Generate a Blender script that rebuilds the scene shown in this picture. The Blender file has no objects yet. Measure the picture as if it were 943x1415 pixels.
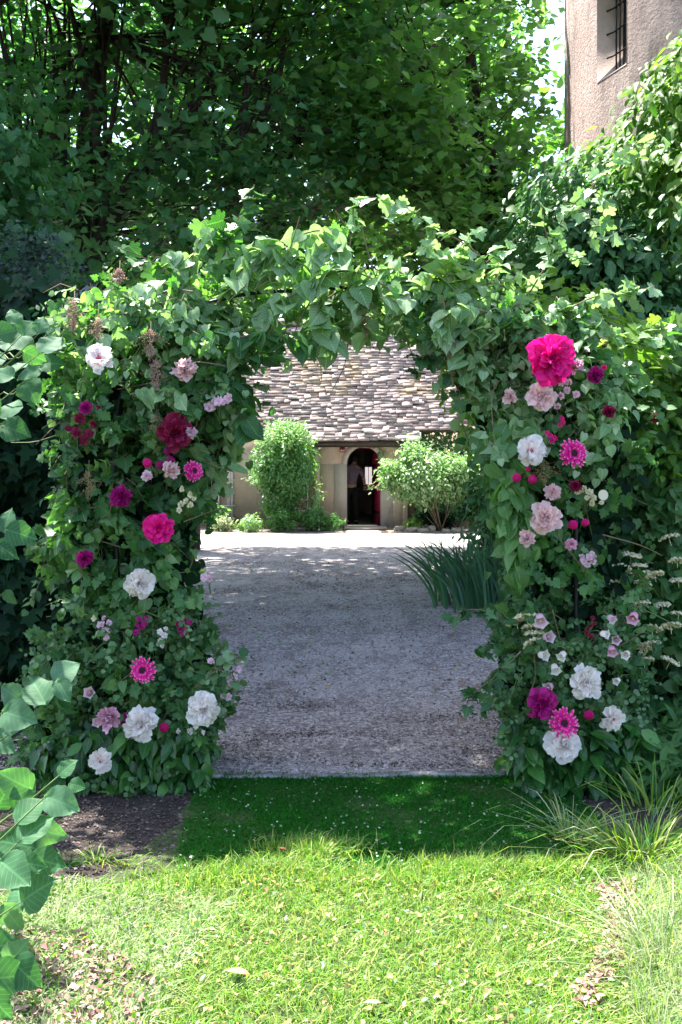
import bpy, math, random
import numpy as np
from mathutils import Matrix, Vector

# ------------------------------------------------------------------ camera, world, sun
S = bpy.context.scene
COL = S.collection
F = 1376.0
cam_d = bpy.data.cameras.new("camera")
cam = bpy.data.objects.new("camera", cam_d)
COL.objects.link(cam)
cam.location = (0, 0, 1.6)
cam.rotation_euler = (math.radians(90), 0, 0)
cam_d.sensor_fit = 'VERTICAL'
cam_d.sensor_height = 36.0
cam_d.sensor_width = 24.0
cam_d.lens = F / 1415.0 * 36.0
cam_d.shift_y = -65.5 / 1415.0
cam_d.clip_start = 0.05
cam_d.clip_end = 2000
cam_d.dof.use_dof = False
S.camera = cam

SUN_EL = math.radians(66)
SUN_H = Vector((-0.60, 0.80, 0)).normalized()
sun_dir = Vector((SUN_H.x * math.cos(SUN_EL), SUN_H.y * math.cos(SUN_EL), math.sin(SUN_EL)))
world = bpy.data.worlds.new("World")
S.world = world
world.use_nodes = True
wn = world.node_tree.nodes
wl = world.node_tree.links
wn.clear()
sky = wn.new('ShaderNodeTexSky')
sky.sky_type = 'NISHITA'
sky.sun_disc = False
sky.sun_elevation = SUN_EL
sky.sun_rotation = math.atan2(SUN_H.x, SUN_H.y)
sky.dust_density = 2.0
bg = wn.new('ShaderNodeBackground')
bg.inputs[1].default_value = 0.14
wo = wn.new('ShaderNodeOutputWorld')
wl.new(sky.outputs[0], bg.inputs[0])
wl.new(bg.outputs[0], wo.inputs[0])
sl = bpy.data.lights.new("sun", 'SUN')
sl.energy = 5.0
sl.angle = math.radians(0.53)
sl.color = (1.0, 0.96, 0.89)
so = bpy.data.objects.new("sun", sl)
so.rotation_euler = (-sun_dir).to_track_quat('-Z', 'Y').to_euler()
COL.objects.link(so)
S.view_settings.view_transform = 'Standard'
S.view_settings.look = 'None'
S.view_settings.exposure = 2.3
S.view_settings.gamma = 1.0
S.render.engine = 'CYCLES'
S.cycles.max_bounces = 7
S.cycles.diffuse_bounces = 3
S.cycles.glossy_bounces = 2
S.cycles.transmission_bounces = 5
S.cycles.use_denoising = True

rs = np.random.RandomState(7)
random.seed(7)

# ------------------------------------------------------------------ helpers
def W(px, py, Y):
    """point seen at photo pixel px, py when it stands Y metres in front of the lens"""
    return np.array([(px - 471.5) / F * Y, Y, 1.6 - (py - 642.0) / F * Y])

def mesh_np(name, V, T, uv=None, smooth=False):
    V = np.asarray(V, dtype=np.float32).reshape(-1, 3)
    T = np.asarray(T, dtype=np.int32).reshape(-1, 3)
    me = bpy.data.meshes.new(name)
    me.vertices.add(len(V))
    me.vertices.foreach_set('co', V.ravel())
    me.loops.add(len(T) * 3)
    me.loops.foreach_set('vertex_index', T.ravel())
    me.polygons.add(len(T))
    me.polygons.foreach_set('loop_start', np.arange(0, len(T) * 3, 3, dtype=np.int32))
    if uv is not None:
        l = me.uv_layers.new(name='UVMap')
        l.data.foreach_set('uv', np.asarray(uv, dtype=np.float32)[T.ravel()].ravel())
    me.update(calc_edges=True)
    if smooth:
        me.polygons.foreach_set('use_smooth', np.ones(len(T), dtype=bool))
    return me

def meta(o, label=None, cat=None, group=None, kind=None):
    if label: o['label'] = label
    if cat: o['category'] = cat
    if group: o['group'] = group
    if kind: o['kind'] = kind
    return o

def thing(name, label, cat, loc=(0, 0, 0), group=None, rot=None):
    o = bpy.data.objects.new(name, None)
    o.empty_display_size = 0.1
    COL.objects.link(o)
    o.location = tuple(float(c) for c in loc)
    if rot is not None: o.rotation_euler = rot
    return meta(o, label, cat, group)

def obj(name, me, mat, parent=None, loc=(0, 0, 0), world=False, kind=None, label=None):
    o = bpy.data.objects.new(name, me)
    if mat is not None and len(me.materials) == 0:
        me.materials.append(mat)
    COL.objects.link(o)
    if parent is not None:
        o.parent = parent
        if world:
            # mesh was built in world coordinates
            p = parent
            off = Vector((0, 0, 0))
            while p is not None:
                off += p.location
                p = p.parent
            o.location = -off
        else:
            o.location = tuple(float(c) for c in loc)
    else:
        o.location = tuple(float(c) for c in loc)
    return meta(o, label, None, None, kind)

class MB:
    """collects geometry"""
    def __init__(s): s.V = []; s.T = []; s.U = []; s.n = 0
    def add(s, V, T, U=None):
        V = np.asarray(V, float).reshape(-1, 3)
        s.V.append(V); s.T.append(np.asarray(T, int).reshape(-1, 3) + s.n)
        s.U.append(np.zeros((len(V), 2)) if U is None else np.asarray(U, float))
        s.n += len(V)
        return s
    def box(s, a, b, M=None):
        x0, y0, z0 = a; x1, y1, z1 = b
        V = np.array([[x, y, z] for x in (x0, x1) for y in (y0, y1) for z in (z0, z1)], float)
        if M is not None:
            V = np.array([tuple(M @ Vector(v)) for v in V])
        T = [(0, 1, 3), (0, 3, 2), (4, 6, 7), (4, 7, 5), (0, 4, 5), (0, 5, 1), (2, 3, 7), (2, 7, 6), (0, 2, 6), (0, 6, 4), (1, 5, 7), (1, 7, 3)]
        return s.add(V, T)
    def tube(s, P, r, k=6, cap=True):
        P = np.asarray(P, float); n = len(P)
        r = np.broadcast_to(np.asarray(r, float), (n,))
        d = np.gradient(P, axis=0)
        d /= np.linalg.norm(d, axis=1)[:, None] + 1e-9
        ref = np.array([0.31, 0.17, 0.93])
        if abs(d[0] @ ref) > .95: ref = np.array([1., 0, 0.1])
        a = np.cross(d, ref); a /= np.linalg.norm(a, axis=1)[:, None] + 1e-9
        b = np.cross(d, a)
        th = np.arange(k) * 2 * np.pi / k
        V = P[:, None] + r[:, None, None] * (np.cos(th)[None, :, None] * a[:, None] + np.sin(th)[None, :, None] * b[:, None])
        V = V.reshape(-1, 3)
        T = []
        for i in range(n - 1):
            for j in range(k):
                p, q = i * k + j, i * k + (j + 1) % k
                T += [(p, q, q + k), (p, q + k, p + k)]
        if cap:
            V = np.vstack([V, P[:1], P[-1:]])
            c0, c1 = n * k, n * k + 1
            for j in range(k):
                T += [(c0, (j + 1) % k, j), (c1, (n - 1) * k + j, (n - 1) * k + (j + 1) % k)]
        return s.add(V, T)
    def mesh(s, name, uv=False, smooth=False):
        return mesh_np(name, np.vstack(s.V), np.vstack(s.T), np.vstack(s.U) if uv else None, smooth)

def curve(pts, n=12):
    """smooth interpolation through points (Catmull-Rom)"""
    P = np.asarray(pts, float)
    if len(P) == 2:
        t = np.linspace(0, 1, n)[:, None]
        return P[0] * (1 - t) + P[1] * t
    Q = np.vstack([2 * P[0] - P[1], P, 2 * P[-1] - P[-2]])
    out = []
    seg = max(2, n // (len(P) - 1))
    for i in range(len(P) - 1):
        p0, p1, p2, p3 = Q[i:i + 4]
        for t in np.arange(seg) / seg:
            out.append(.5 * (2 * p1 + (p2 - p0) * t + (2 * p0 - 5 * p1 + 4 * p2 - p3) * t * t + (3 * p1 - p0 - 3 * p2 + p3) * t ** 3))
    out.append(P[-1])
    return np.array(out)

def nrm(a):
    return a / (np.linalg.norm(a, axis=-1, keepdims=True) + 1e-9)

# ------------------------------------------------------------------ materials
def mat_new(name):
    m = bpy.data.materials.new(name)
    m.use_nodes = True
    nt = m.node_tree
    nt.nodes.clear()
    out = nt.nodes.new('ShaderNodeOutputMaterial')
    return m, nt, out

def N(nt, t, **kw):
    n = nt.nodes.new(t)
    for k, v in kw.items():
        if hasattr(n, k): setattr(n, k, v)
        else: n.inputs[k].default_value = v
    return n

def c4(c): return (c[0], c[1], c[2], 1.0)

def ramp(nt, stops, interp='LINEAR'):
    r = nt.nodes.new('ShaderNodeValToRGB')
    r.color_ramp.interpolation = interp
    e = r.color_ramp.elements
    e[0].position = stops[0][0]; e[0].color = c4(stops[0][1])
    e[1].position = stops[-1][0]; e[1].color = c4(stops[-1][1])
    for p, c in stops[1:-1]:
        x = e.new(p); x.color = c4(c)
    return r

def rand_value(nt):
    g = nt.nodes.new('ShaderNodeNewGeometry')
    oi = nt.nodes.new('ShaderNodeObjectInfo')
    a = N(nt, 'ShaderNodeMath', operation='ADD')
    nt.links.new(g.outputs['Random Per Island'], a.inputs[0])
    nt.links.new(oi.outputs['Random'], a.inputs[1])
    f = N(nt, 'ShaderNodeMath', operation='FRACT')
    nt.links.new(a.outputs[0], f.inputs[0])
    return f

def leaf_mat(name, cols, trans=0.4, rough=0.42, tcol=None, veins=False, spec=0.5, spots=False):
    """cols: list of colours spread over random value; tcol = colour of light coming through"""
    m, nt, out = mat_new(name)
    f = rand_value(nt)
    n = len(cols)
    r = ramp(nt, [(i / (n - 1), c) for i, c in enumerate(cols)])
    nt.links.new(f.outputs[0], r.inputs[0])
    colout = r.outputs[0]
    if veins:
        uv = nt.nodes.new('ShaderNodeUVMap')
        sp = nt.nodes.new('ShaderNodeSeparateXYZ')
        nt.links.new(uv.outputs[0], sp.inputs[0])
        ab = N(nt, 'ShaderNodeMath', operation='ABSOLUTE'); nt.links.new(sp.outputs[0], ab.inputs[0])
        # side veins: sin((v - .75|u|)*36)
        m1 = N(nt, 'ShaderNodeMath', operation='MULTIPLY_ADD'); m1.inputs[1].default_value = -.8
        nt.links.new(ab.outputs[0], m1.inputs[0]); nt.links.new(sp.outputs[1], m1.inputs[2])
        m2 = N(nt, 'ShaderNodeMath', operation='MULTIPLY'); m2.inputs[1].default_value = 44
        nt.links.new(m1.outputs[0], m2.inputs[0])
        m3 = N(nt, 'ShaderNodeMath', operation='SINE'); nt.links.new(m2.outputs[0], m3.inputs[0])
        m4 = N(nt, 'ShaderNodeMapRange'); m4.inputs[1].default_value = .86; m4.inputs[2].default_value = 1.0
        nt.links.new(m3.outputs[0], m4.inputs[0])
        m5 = N(nt, 'ShaderNodeMapRange'); m5.inputs[1].default_value = .035; m5.inputs[2].default_value = .012
        nt.links.new(ab.outputs[0], m5.inputs[0])
        mx = N(nt, 'ShaderNodeMath', operation='MAXIMUM')
        nt.links.new(m4.outputs[0], mx.inputs[0]); nt.links.new(m5.outputs[0], mx.inputs[1])
        sc = N(nt, 'ShaderNodeMath', operation='MULTIPLY'); sc.inputs[1].default_value = .3
        nt.links.new(mx.outputs[0], sc.inputs[0])
        mix = nt.nodes.new('ShaderNodeMixRGB')
        mix.inputs[2].default_value = c4([min(1, c * 2.3 + .03) for c in cols[len(cols) // 2]])
        nt.links.new(sc.outputs[0], mix.inputs[0]); nt.links.new(colout, mix.inputs[1])
        colout = mix.outputs[0]
    # blotches and age
    tc = nt.nodes.new('ShaderNodeTexCoord')
    no = N(nt, 'ShaderNodeTexNoise', Scale=3.0, Detail=2.0)
    nt.links.new(tc.outputs['Object'], no.inputs['Vector'])
    hs = nt.nodes.new('ShaderNodeHueSaturation')
    mr = N(nt, 'ShaderNodeMapRange'); mr.inputs[3].default_value = .75; mr.inputs[4].default_value = 1.3
    nt.links.new(no.outputs[0], mr.inputs[0]); nt.links.new(mr.outputs[0], hs.inputs['Value'])
    nt.links.new(colout, hs.inputs['Color'])
    if spots:
        vs = N(nt, 'ShaderNodeTexVoronoi', Scale=9.0); nt.links.new(tc.outputs['Object'], vs.inputs['Vector'])
        m_ = N(nt, 'ShaderNodeMapRange'); m_.inputs[1].default_value = .13; m_.inputs[2].default_value = .09; m_.inputs[4].default_value = .85
        nt.links.new(vs.outputs['Distance'], m_.inputs[0])
        xm = nt.nodes.new('ShaderNodeMixRGB'); xm.inputs[2].default_value = (.06, .04, .015, 1)
        nt.links.new(m_.outputs[0], xm.inputs[0]); nt.links.new(hs.outputs[0], xm.inputs[1])
        hs = xm
    p = N(nt, 'ShaderNodeBsdfPrincipled', Roughness=rough)
    p.inputs['Specular IOR Level'].default_value = spec
    nt.links.new(hs.outputs[0], p.inputs['Base Color'])
    tr = nt.nodes.new('ShaderNodeBsdfTranslucent')
    th = nt.nodes.new('ShaderNodeMixRGB'); th.blend_type = 'MULTIPLY'; th.inputs[0].default_value = 1
    th.inputs[2].default_value = c4(tcol or (1.6, 1.9, .6))
    nt.links.new(hs.outputs[0], th.inputs[1]); nt.links.new(th.outputs[0], tr.inputs[0])
    mx = nt.nodes.new('ShaderNodeMixShader'); mx.inputs[0].default_value = trans
    nt.links.new(p.outputs[0], mx.inputs[1]); nt.links.new(tr.outputs[0], mx.inputs[2])
    nt.links.new(mx.outputs[0], out.inputs[0])
    return m

def petal_mat(name, base, tip, trans=.3, rough=.55, mid=None, var=.12, mp=.45):
    m, nt, out = mat_new(name)
    uv = nt.nodes.new('ShaderNodeUVMap')
    sp = nt.nodes.new('ShaderNodeSeparateXYZ'); nt.links.new(uv.outputs[0], sp.inputs[0])
    r = ramp(nt, [(0.0, base), (mp, mid or [(a + b) / 2 for a, b in zip(base, tip)]), (1.0, tip)])
    nt.links.new(sp.outputs[1], r.inputs[0])
    # fine streaks along petal
    m1 = N(nt, 'ShaderNodeMath', operation='MULTIPLY'); m1.inputs[1].default_value = 40
    nt.links.new(sp.outputs[0], m1.inputs[0])
    m2 = N(nt, 'ShaderNodeMath', operation='SINE'); nt.links.new(m1.outputs[0], m2.inputs[0])
    f = rand_value(nt)
    ad = N(nt, 'ShaderNodeMath', operation='MULTIPLY_ADD'); ad.inputs[1].default_value = .06
    nt.links.new(m2.outputs[0], ad.inputs[0])
    mr = N(nt, 'ShaderNodeMapRange'); mr.inputs[3].default_value = 1 - var; mr.inputs[4].default_value = 1 + var * .4
    nt.links.new(f.outputs[0], mr.inputs[0]); nt.links.new(mr.outputs[0], ad.inputs[2])
    hs = nt.nodes.new('ShaderNodeHueSaturation')
    nt.links.new(ad.outputs[0], hs.inputs['Value']); nt.links.new(r.outputs[0], hs.inputs['Color'])
    p = N(nt, 'ShaderNodeBsdfPrincipled', Roughness=rough)
    p.inputs['Specular IOR Level'].default_value = .25
    nt.links.new(hs.outputs[0], p.inputs['Base Color'])
    tr = nt.nodes.new('ShaderNodeBsdfTranslucent'); nt.links.new(hs.outputs[0], tr.inputs[0])
    mx = nt.nodes.new('ShaderNodeMixShader'); mx.inputs[0].default_value = trans
    nt.links.new(p.outputs[0], mx.inputs[1]); nt.links.new(tr.outputs[0], mx.inputs[2])
    nt.links.new(mx.outputs[0], out.inputs[0])
    return m

def rough_mat(name, cols, scale=6, detail=6, rough=.9, bump=.3, bscale=None, island=False, bdist=.02, stains=None, coord='Object', spec=.2):
    m, nt, out = mat_new(name)
    tc = nt.nodes.new('ShaderNodeTexCoord')
    no = N(nt, 'ShaderNodeTexNoise', Scale=scale, Detail=detail, Roughness=.65)
    nt.links.new(tc.outputs[coord], no.inputs['Vector'])
    n = len(cols)
    r = ramp(nt, [(.28 + .44 * i / (n - 1), c) for i, c in enumerate(cols)])
    src = no.outputs[0]
    if island:
        f = rand_value(nt)
        mm = N(nt, 'ShaderNodeMath', operation='MULTIPLY_ADD'); mm.inputs[1].default_value = .5
        nt.links.new(f.outputs[0], mm.inputs[0])
        m0 = N(nt, 'ShaderNodeMath', operation='MULTIPLY_ADD'); m0.inputs[1].default_value = .6; m0.inputs[2].default_value = -.05
        nt.links.new(no.outputs[0], m0.inputs[0]); nt.links.new(m0.outputs[0], mm.inputs[2])
        src = mm.outputs[0]
    nt.links.new(src, r.inputs[0])
    colout = r.outputs[0]
    if stains:
        for (sc, stretch, lo, hi, col, amt) in stains:
            mp = nt.nodes.new('ShaderNodeMapping'); mp.inputs['Scale'].default_value = stretch
            nt.links.new(tc.outputs[coord], mp.inputs[0])
            n2 = N(nt, 'ShaderNodeTexNoise', Scale=sc, Detail=5.0, Roughness=.6)
            nt.links.new(mp.outputs[0], n2.inputs['Vector'])
            mr = N(nt, 'ShaderNodeMapRange'); mr.inputs[1].default_value = lo; mr.inputs[2].default_value = hi; mr.inputs[4].default_value = amt
            nt.links.new(n2.outputs[0], mr.inputs[0])
            mx = nt.nodes.new('ShaderNodeMixRGB'); mx.inputs[2].default_value = c4(col)
            nt.links.new(mr.outputs[0], mx.inputs[0]); nt.links.new(colout, mx.inputs[1])
            colout = mx.outputs[0]
    p = N(nt, 'ShaderNodeBsdfPrincipled', Roughness=rough)
    p.inputs['Specular IOR Level'].default_value = spec
    nt.links.new(colout, p.inputs['Base Color'])
    if bump:
        nb = N(nt, 'ShaderNodeTexNoise', Scale=bscale or scale * 8, Detail=6.0, Roughness=.7)
        nt.links.new(tc.outputs[coord], nb.inputs['Vector'])
        b = N(nt, 'ShaderNodeBump', Strength=bump, Distance=bdist)
        nt.links.new(nb.outputs[0], b.inputs['Height']); nt.links.new(b.outputs[0], p.inputs['Normal'])
    nt.links.new(p.outputs[0], out.inputs[0])
    return m

def plain_mat(name, col, rough=.6, metal=0.0, spec=.4):
    m, nt, out = mat_new(name)
    tc = nt.nodes.new('ShaderNodeTexCoord')
    no = N(nt, 'ShaderNodeTexNoise', Scale=14.0, Detail=4.0)
    nt.links.new(tc.outputs['Object'], no.inputs['Vector'])
    r = ramp(nt, [(.3, [c * .8 for c in col]), (.7, [min(1, c * 1.15) for c in col])])
    nt.links.new(no.outputs[0], r.inputs[0])
    p = N(nt, 'ShaderNodeBsdfPrincipled', Roughness=rough, Metallic=metal)
    p.inputs['Specular IOR Level'].default_value = spec
    nt.links.new(r.outputs[0], p.inputs['Base Color'])
    nt.links.new(p.outputs[0], out.inputs[0])
    return m

M = {}
M['heart'] = leaf_mat('linden_leaf', [(.035, .11, .025), (.07, .17, .045), (.13, .25, .085), (.10, .21, .07), (.24, .36, .17)], .45, .38, veins=True, tcol=(1.7, 2.1, .7), spec=.4)
M['sage'] = leaf_mat('pale_sunlit_leaf', [(.09, .19, .06), (.15, .27, .11), (.24, .36, .19), (.12, .22, .08), (.33, .44, .29)], .45, .38, veins=True, tcol=(1.4, 1.6, .8), spec=.45)  # paler greens carry the sunlight on the upper arch
M['lobed'] = leaf_mat('maple_leaf', [(.018, .07, .018), (.035, .115, .032), (.08, .18, .06), (.05, .14, .045), (.14, .25, .10)], .42, .42, veins=True, spec=.3)
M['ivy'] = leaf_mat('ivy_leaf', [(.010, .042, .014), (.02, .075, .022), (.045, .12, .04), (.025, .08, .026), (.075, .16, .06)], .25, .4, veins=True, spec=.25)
M['euca'] = leaf_mat('round_leaf', [(.025, .08, .026), (.05, .13, .045), (.12, .22, .09), (.07, .15, .06), (.17, .27, .14)], .3, .5, spec=.3)
M['gloss'] = leaf_mat('glossy_leaf', [(.010, .045, .010), (.022, .09, .016), (.06, .17, .03)], .22, .28, veins=True, spec=.4)
M['lime'] = leaf_mat('young_leaf', [(.10, .2, .03), (.15, .27, .05), (.23, .33, .1)], .5, .45, tcol=(1.5, 1.7, .7))
M['tree_dark'] = leaf_mat('dark_crown_leaf', [(.03, .10, .042), (.05, .14, .056), (.085, .18, .075)], .45, .45, tcol=(1.9, 2.4, .9), spec=.4)
M['tree_mid'] = leaf_mat('mid_crown_leaf', [(.045, .13, .035), (.068, .17, .05), (.10, .21, .065)], .5, .48, tcol=(1.8, 2.1, 1.0), spec=.35)
M['tree_bright'] = leaf_mat('bright_crown_leaf', [(.065, .16, .04), (.10, .21, .055), (.14, .26, .08)], .55, .48, tcol=(1.7, 1.95, 1.0), spec=.35)
M['tree_far'] = leaf_mat('far_crown_leaf', [(.05, .13, .03), (.08, .18, .04), (.12, .23, .055)], .5, .5, tcol=(1.7, 2.0, .7), spec=.3)
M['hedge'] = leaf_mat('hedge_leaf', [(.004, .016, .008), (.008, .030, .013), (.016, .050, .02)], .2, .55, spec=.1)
M['fore'] = leaf_mat('foreground_leaf', [(.03, .10, .038), (.055, .14, .065), (.10, .20, .115)], .42, .6, veins=True, spec=.15, spots=True)
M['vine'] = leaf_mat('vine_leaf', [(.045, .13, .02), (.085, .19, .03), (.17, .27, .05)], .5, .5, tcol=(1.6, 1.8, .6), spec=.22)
M['bush'] = leaf_mat('bush_leaf', [(.12, .24, .08), (.22, .34, .16), (.38, .47, .30)], .42, .35, tcol=(1.4, 1.7, .8))
M['iris'] = leaf_mat('iris_blade', [(.035, .11, .06), (.055, .14, .08), (.08, .18, .10)], .25, .42, spec=.35)
M['conifer'] = leaf_mat('grey_needles', [(.02, .045, .03), (.035, .06, .045), (.05, .08, .06)], .1, .6, spec=.2)
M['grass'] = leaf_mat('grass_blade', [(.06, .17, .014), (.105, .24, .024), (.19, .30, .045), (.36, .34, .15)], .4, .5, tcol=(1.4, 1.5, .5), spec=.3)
M['grass_shade'] = leaf_mat('shaded_grass_blade', [(.006, .075, .004), (.010, .105, .006), (.025, .145, .010)], .3, .6, tcol=(1.2, 1.9, .4), spec=.15)  # darker copy of the grass with the arch's shade put into its green
M['straw'] = leaf_mat('dry_grass', [(.14, .23, .08), (.26, .32, .17), (.40, .41, .27)], .35, .6, tcol=(1.2, 1.2, .8), spec=.2)
M['dry'] = rough_mat('dry_leaf', [(.22, .12, .06), (.34, .22, .1), (.42, .36, .12)], 9, island=True, bump=0)
M['clover'] = leaf_mat('clover', [(.05, .13, .04), (.1, .2, .08), (.3, .4, .26)], .3, .4)
M['bark'] = rough_mat('bark', [(.02, .016, .012), (.045, .036, .028), (.09, .075, .06)], 9, bump=.8, bscale=30)
M['twig'] = rough_mat('twig_bark', [(.10, .075, .045), (.2, .15, .09)], 20, bump=.2)
M['greenstem'] = rough_mat('green_stem', [(.08, .13, .04), (.13, .18, .06)], 20, bump=0, rough=.6)
M['plaster'] = rough_mat('cottage_plaster', [(.46, .33, .26), (.54, .41, .33), (.60, .47, .39)], 2.5, bump=.5, bscale=22, bdist=.03,
                         stains=[(1.6, (1, 1, .35), .55, .72, (.13, .11, .085), .5)])
M['surround'] = rough_mat('smooth_render', [(.45, .37, .32), (.55, .46, .41)], 3, bump=.25, bscale=40,
                          stains=[(2.2, (1, 1, .5), .55, .7, (.16, .14, .10), .6)])
M['tower'] = rough_mat('roughcast_render', [(.45, .325, .295), (.57, .43, .395), (.64, .51, .475)], 1.6, bump=1.0, bscale=20, bdist=.08,
                       stains=[(1.1, (1.6, 1.6, .28), .50, .66, (.12, .10, .09), .7), (5, (1, 1, .5), .58, .72, (.12, .11, .09), .5)])
M['jamb'] = rough_mat('cut_stone', [(.36, .27, .23), (.48, .38, .33)], 5, bump=.4, bscale=45)
M['tile'] = rough_mat('roof_tile', [(.30, .235, .215), (.355, .285, .265), (.41, .335, .315)], 3, island=True, bump=.4, bscale=30,
                      stains=[(.9, (1, 1, 1), .50, .66, (.46, .33, .15), .6), (2.2, (1, 1, .6), .56, .72, (.25, .2, .18), .4)])
M['wood'] = rough_mat('weathered_wood', [(.16, .145, .14), (.27, .25, .25)], 12, bump=.3)
M['darkwood'] = rough_mat('dark_beam', [(.05, .035, .028), (.09, .065, .05)], 12, bump=.3)
M['door'] = plain_mat('crimson_door_paint', (.30, .012, .055), .45)
M['black'] = plain_mat('black_iron', (.02, .022, .024), .5, .6)
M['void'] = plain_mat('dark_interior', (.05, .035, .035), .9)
M['whitewood'] = plain_mat('white_painted_wood', (.62, .60, .58), .6)
M['redplate'] = plain_mat('red_enamel', (.30, .05, .075), .4)
M['stone'] = rough_mat('field_stone', [(.2, .17, .14), (.36, .32, .27)], 5, bump=.6, bscale=25)
M['skin'] = plain_mat('skin', (.45, .27, .2), .5)
M['shirt'] = plain_mat('shirt_cloth', (.20, .15, .21), .8)
M['trousers'] = plain_mat('trouser_cloth', (.012, .011, .014), .9)
M['hair'] = plain_mat('dark_hair', (.02, .014, .012), .6)
M['glass'] = plain_mat('dark_pane', (.02, .025, .03), .15, 0, .6)
M['bucket'] = plain_mat('white_enamel', (.6, .6, .6), .4)
# petals
M['p_white'] = petal_mat('white_petal', (.90, .62, .58), (.90, .85, .81), .5, mid=(.90, .80, .77))
M['p_blush'] = petal_mat('blush_petal', (.86, .36, .42), (.90, .68, .67), .45, mid=(.88, .55, .56))
M['p_lilac'] = petal_mat('lilac_rose_petal', (.66, .17, .34), (.72, .42, .54), .3, mid=(.72, .33, .47))
M['p_hot'] = petal_mat('hot_pink_petal', (.42, .004, .10), (.84, .010, .27), .32, mid=(.74, .006, .20))
M['p_mag'] = petal_mat('magenta_petal', (.20, .004, .07), (.44, .010, .20), .3)
M['p_burg'] = petal_mat('burgundy_petal', (.09, .002, .016), (.24, .006, .05), .3)
M['p_gerb'] = petal_mat('gerbera_petal', (.42, .004, .16), (.86, .30, .5), .3, mid=(.76, .010, .28), mp=.86)
M['p_cream'] = petal_mat('cream_petal', (.62, .52, .2), (.80, .75, .55), .3)
M['p_button'] = petal_mat('button_petal', (.66, .2, .32), (.84, .66, .72), .3)
M['p_lav'] = petal_mat('lavender_petal', (.68, .36, .46), (.76, .56, .64), .4)
M['stamen'] = plain_mat('stamens', (.62, .3, .06), .7)
M['pinkstamen'] = plain_mat('pink_stamens', (.62, .1, .16), .7)
M['disc'] = plain_mat('dark_flower_disc', (.05, .008, .02), .8)
M['calyx'] = plain_mat('green_calyx', (.10, .17, .05), .6)
M['umbel'] = rough_mat('cream_umbel', [(.5, .45, .26), (.66, .62, .42)], 30, island=True, bump=0)
M['plume'] = rough_mat('dusty_pink_plume', [(.34, .19, .14), (.5, .32, .25)], 20, island=True, bump=0)
M['oliveplume'] = rough_mat('olive_plume', [(.22, .17, .07), (.34, .28, .12)], 20, island=True, bump=0)
M['lunaria'] = petal_mat('papery_disc', (.8, .72, .52), (.84, .78, .62), .4)

# ------------------------------------------------------------------ leaf templates
def fan(out, fold=.18, droop=.25, center=(0, .42)):
    out = np.array(out, float)
    V2 = np.vstack([[center], out])
    x, y = V2[:, 0], V2[:, 1]
    z = fold * np.abs(x) - droop * y * y
    V = np.column_stack([x, y, z])
    k = len(out)
    T = [(0, 1 + i, 1 + (i + 1) % k) for i in range(k)]
    return V, np.array(T), V2.copy()

def sym(half):
    h = [tuple(p) for p in half]
    return h + [(-x, y) for x, y in reversed(h) if x > 1e-6]

TP = {}
TP['heart'] = fan(sym([(0, .04), (.18, -.07), (.38, -.02), (.50, .18), (.52, .42), (.42, .66), (.24, .86), (.08, .98), (0, 1.1)]), .16, .34)
TP['lobed'] = fan(sym([(0, .02), (.18, -.14), (.38, -.15), (.48, -.02), (.38, .10), (.58, .20), (.66, .36), (.52, .47), (.38, .46), (.44, .64), (.36, .75), (.24, .72), (.12, .92), (0, 1.0)]), .2, .3)
TP['ivy'] = fan(sym([(0, .03), (.25, -.12), (.46, .06), (.32, .22), (.5, .5), (.22, .5), (0, .98)]), .15, .2)
TP['round'] = fan(sym([(0, 0), (.3, .08), (.46, .4), (.36, .75), (0, .95)]), .1, .1)
TP['oval'] = fan(sym([(0, 0), (.2, .2), (.29, .5), (.18, .82), (0, 1.05)]), .25, .3)
TP['lance'] = fan(sym([(0, 0), (.13, .3), (.12, .65), (0, 1.0)]), .3, .35)
TP['lobed_lo'] = fan(sym([(0, 0), (.34, -.1), (.44, .16), (.60, .42), (.40, .60), (.30, .80), (.12, .80), (0, 1.0)]), .2, .3)
TP['tri'] = fan(sym([(0, 0), (.38, .35), (0, 1.0)]), .2, .2)
# broad leaf with a finer edge and curved surface for the foreground shrub
def big_leaf(seed, w=.42):
    r = np.random.RandomState(seed)
    nu, nv = 7, 10
    V = []; U = []
    for j in range(nv + 1):
        v = j / nv
        prof = w * (math.sin(math.pi * min(1, v * 1.0) ** .72)) ** .85 if 0 < v < 1 else 0.0
        prof *= 1 + .05 * math.sin(v * 22 + seed)
        for i in range(nu):
            u = (i / (nu - 1) - .5) * 2
            x = u * prof
            z = .16 * abs(x) + .03 * math.sin(v * 9 + u * 2 + seed) * abs(u) - .28 * v * v + .02 * r.randn() * abs(u)
            V.append((x, v * 1.05 - .05 * abs(u) * (1 - v), z)); U.append((x, v))
    T = []
    for j in range(nv):
        for i in range(nu - 1):
            a = j * nu + i
            T += [(a, a + 1, a + nu + 1), (a, a + nu + 1, a + nu)]
    return np.array(V), np.array(T), np.array(U)
for k_ in range(3): TP['big%d' % k_] = big_leaf(k_ + 3, .40 + .06 * k_)

def frames(n, t):
    n = nrm(n); t = t - (t * n).sum(1)[:, None] * n; t = nrm(t)
    x = np.cross(t, n)
    return np.stack([x, t, n], axis=2)   # columns

_tm = {}
def templ_mesh(tp, mat):
    k = (tp, mat.name)
    if k not in _tm:
        V, T, U = TP[tp]
        me = mesh_np('leaf_' + tp, V, T, U, smooth=tp.startswith('big'))
        me.materials.append(mat)
        _tm[k] = me
    return _tm[k]

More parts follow.
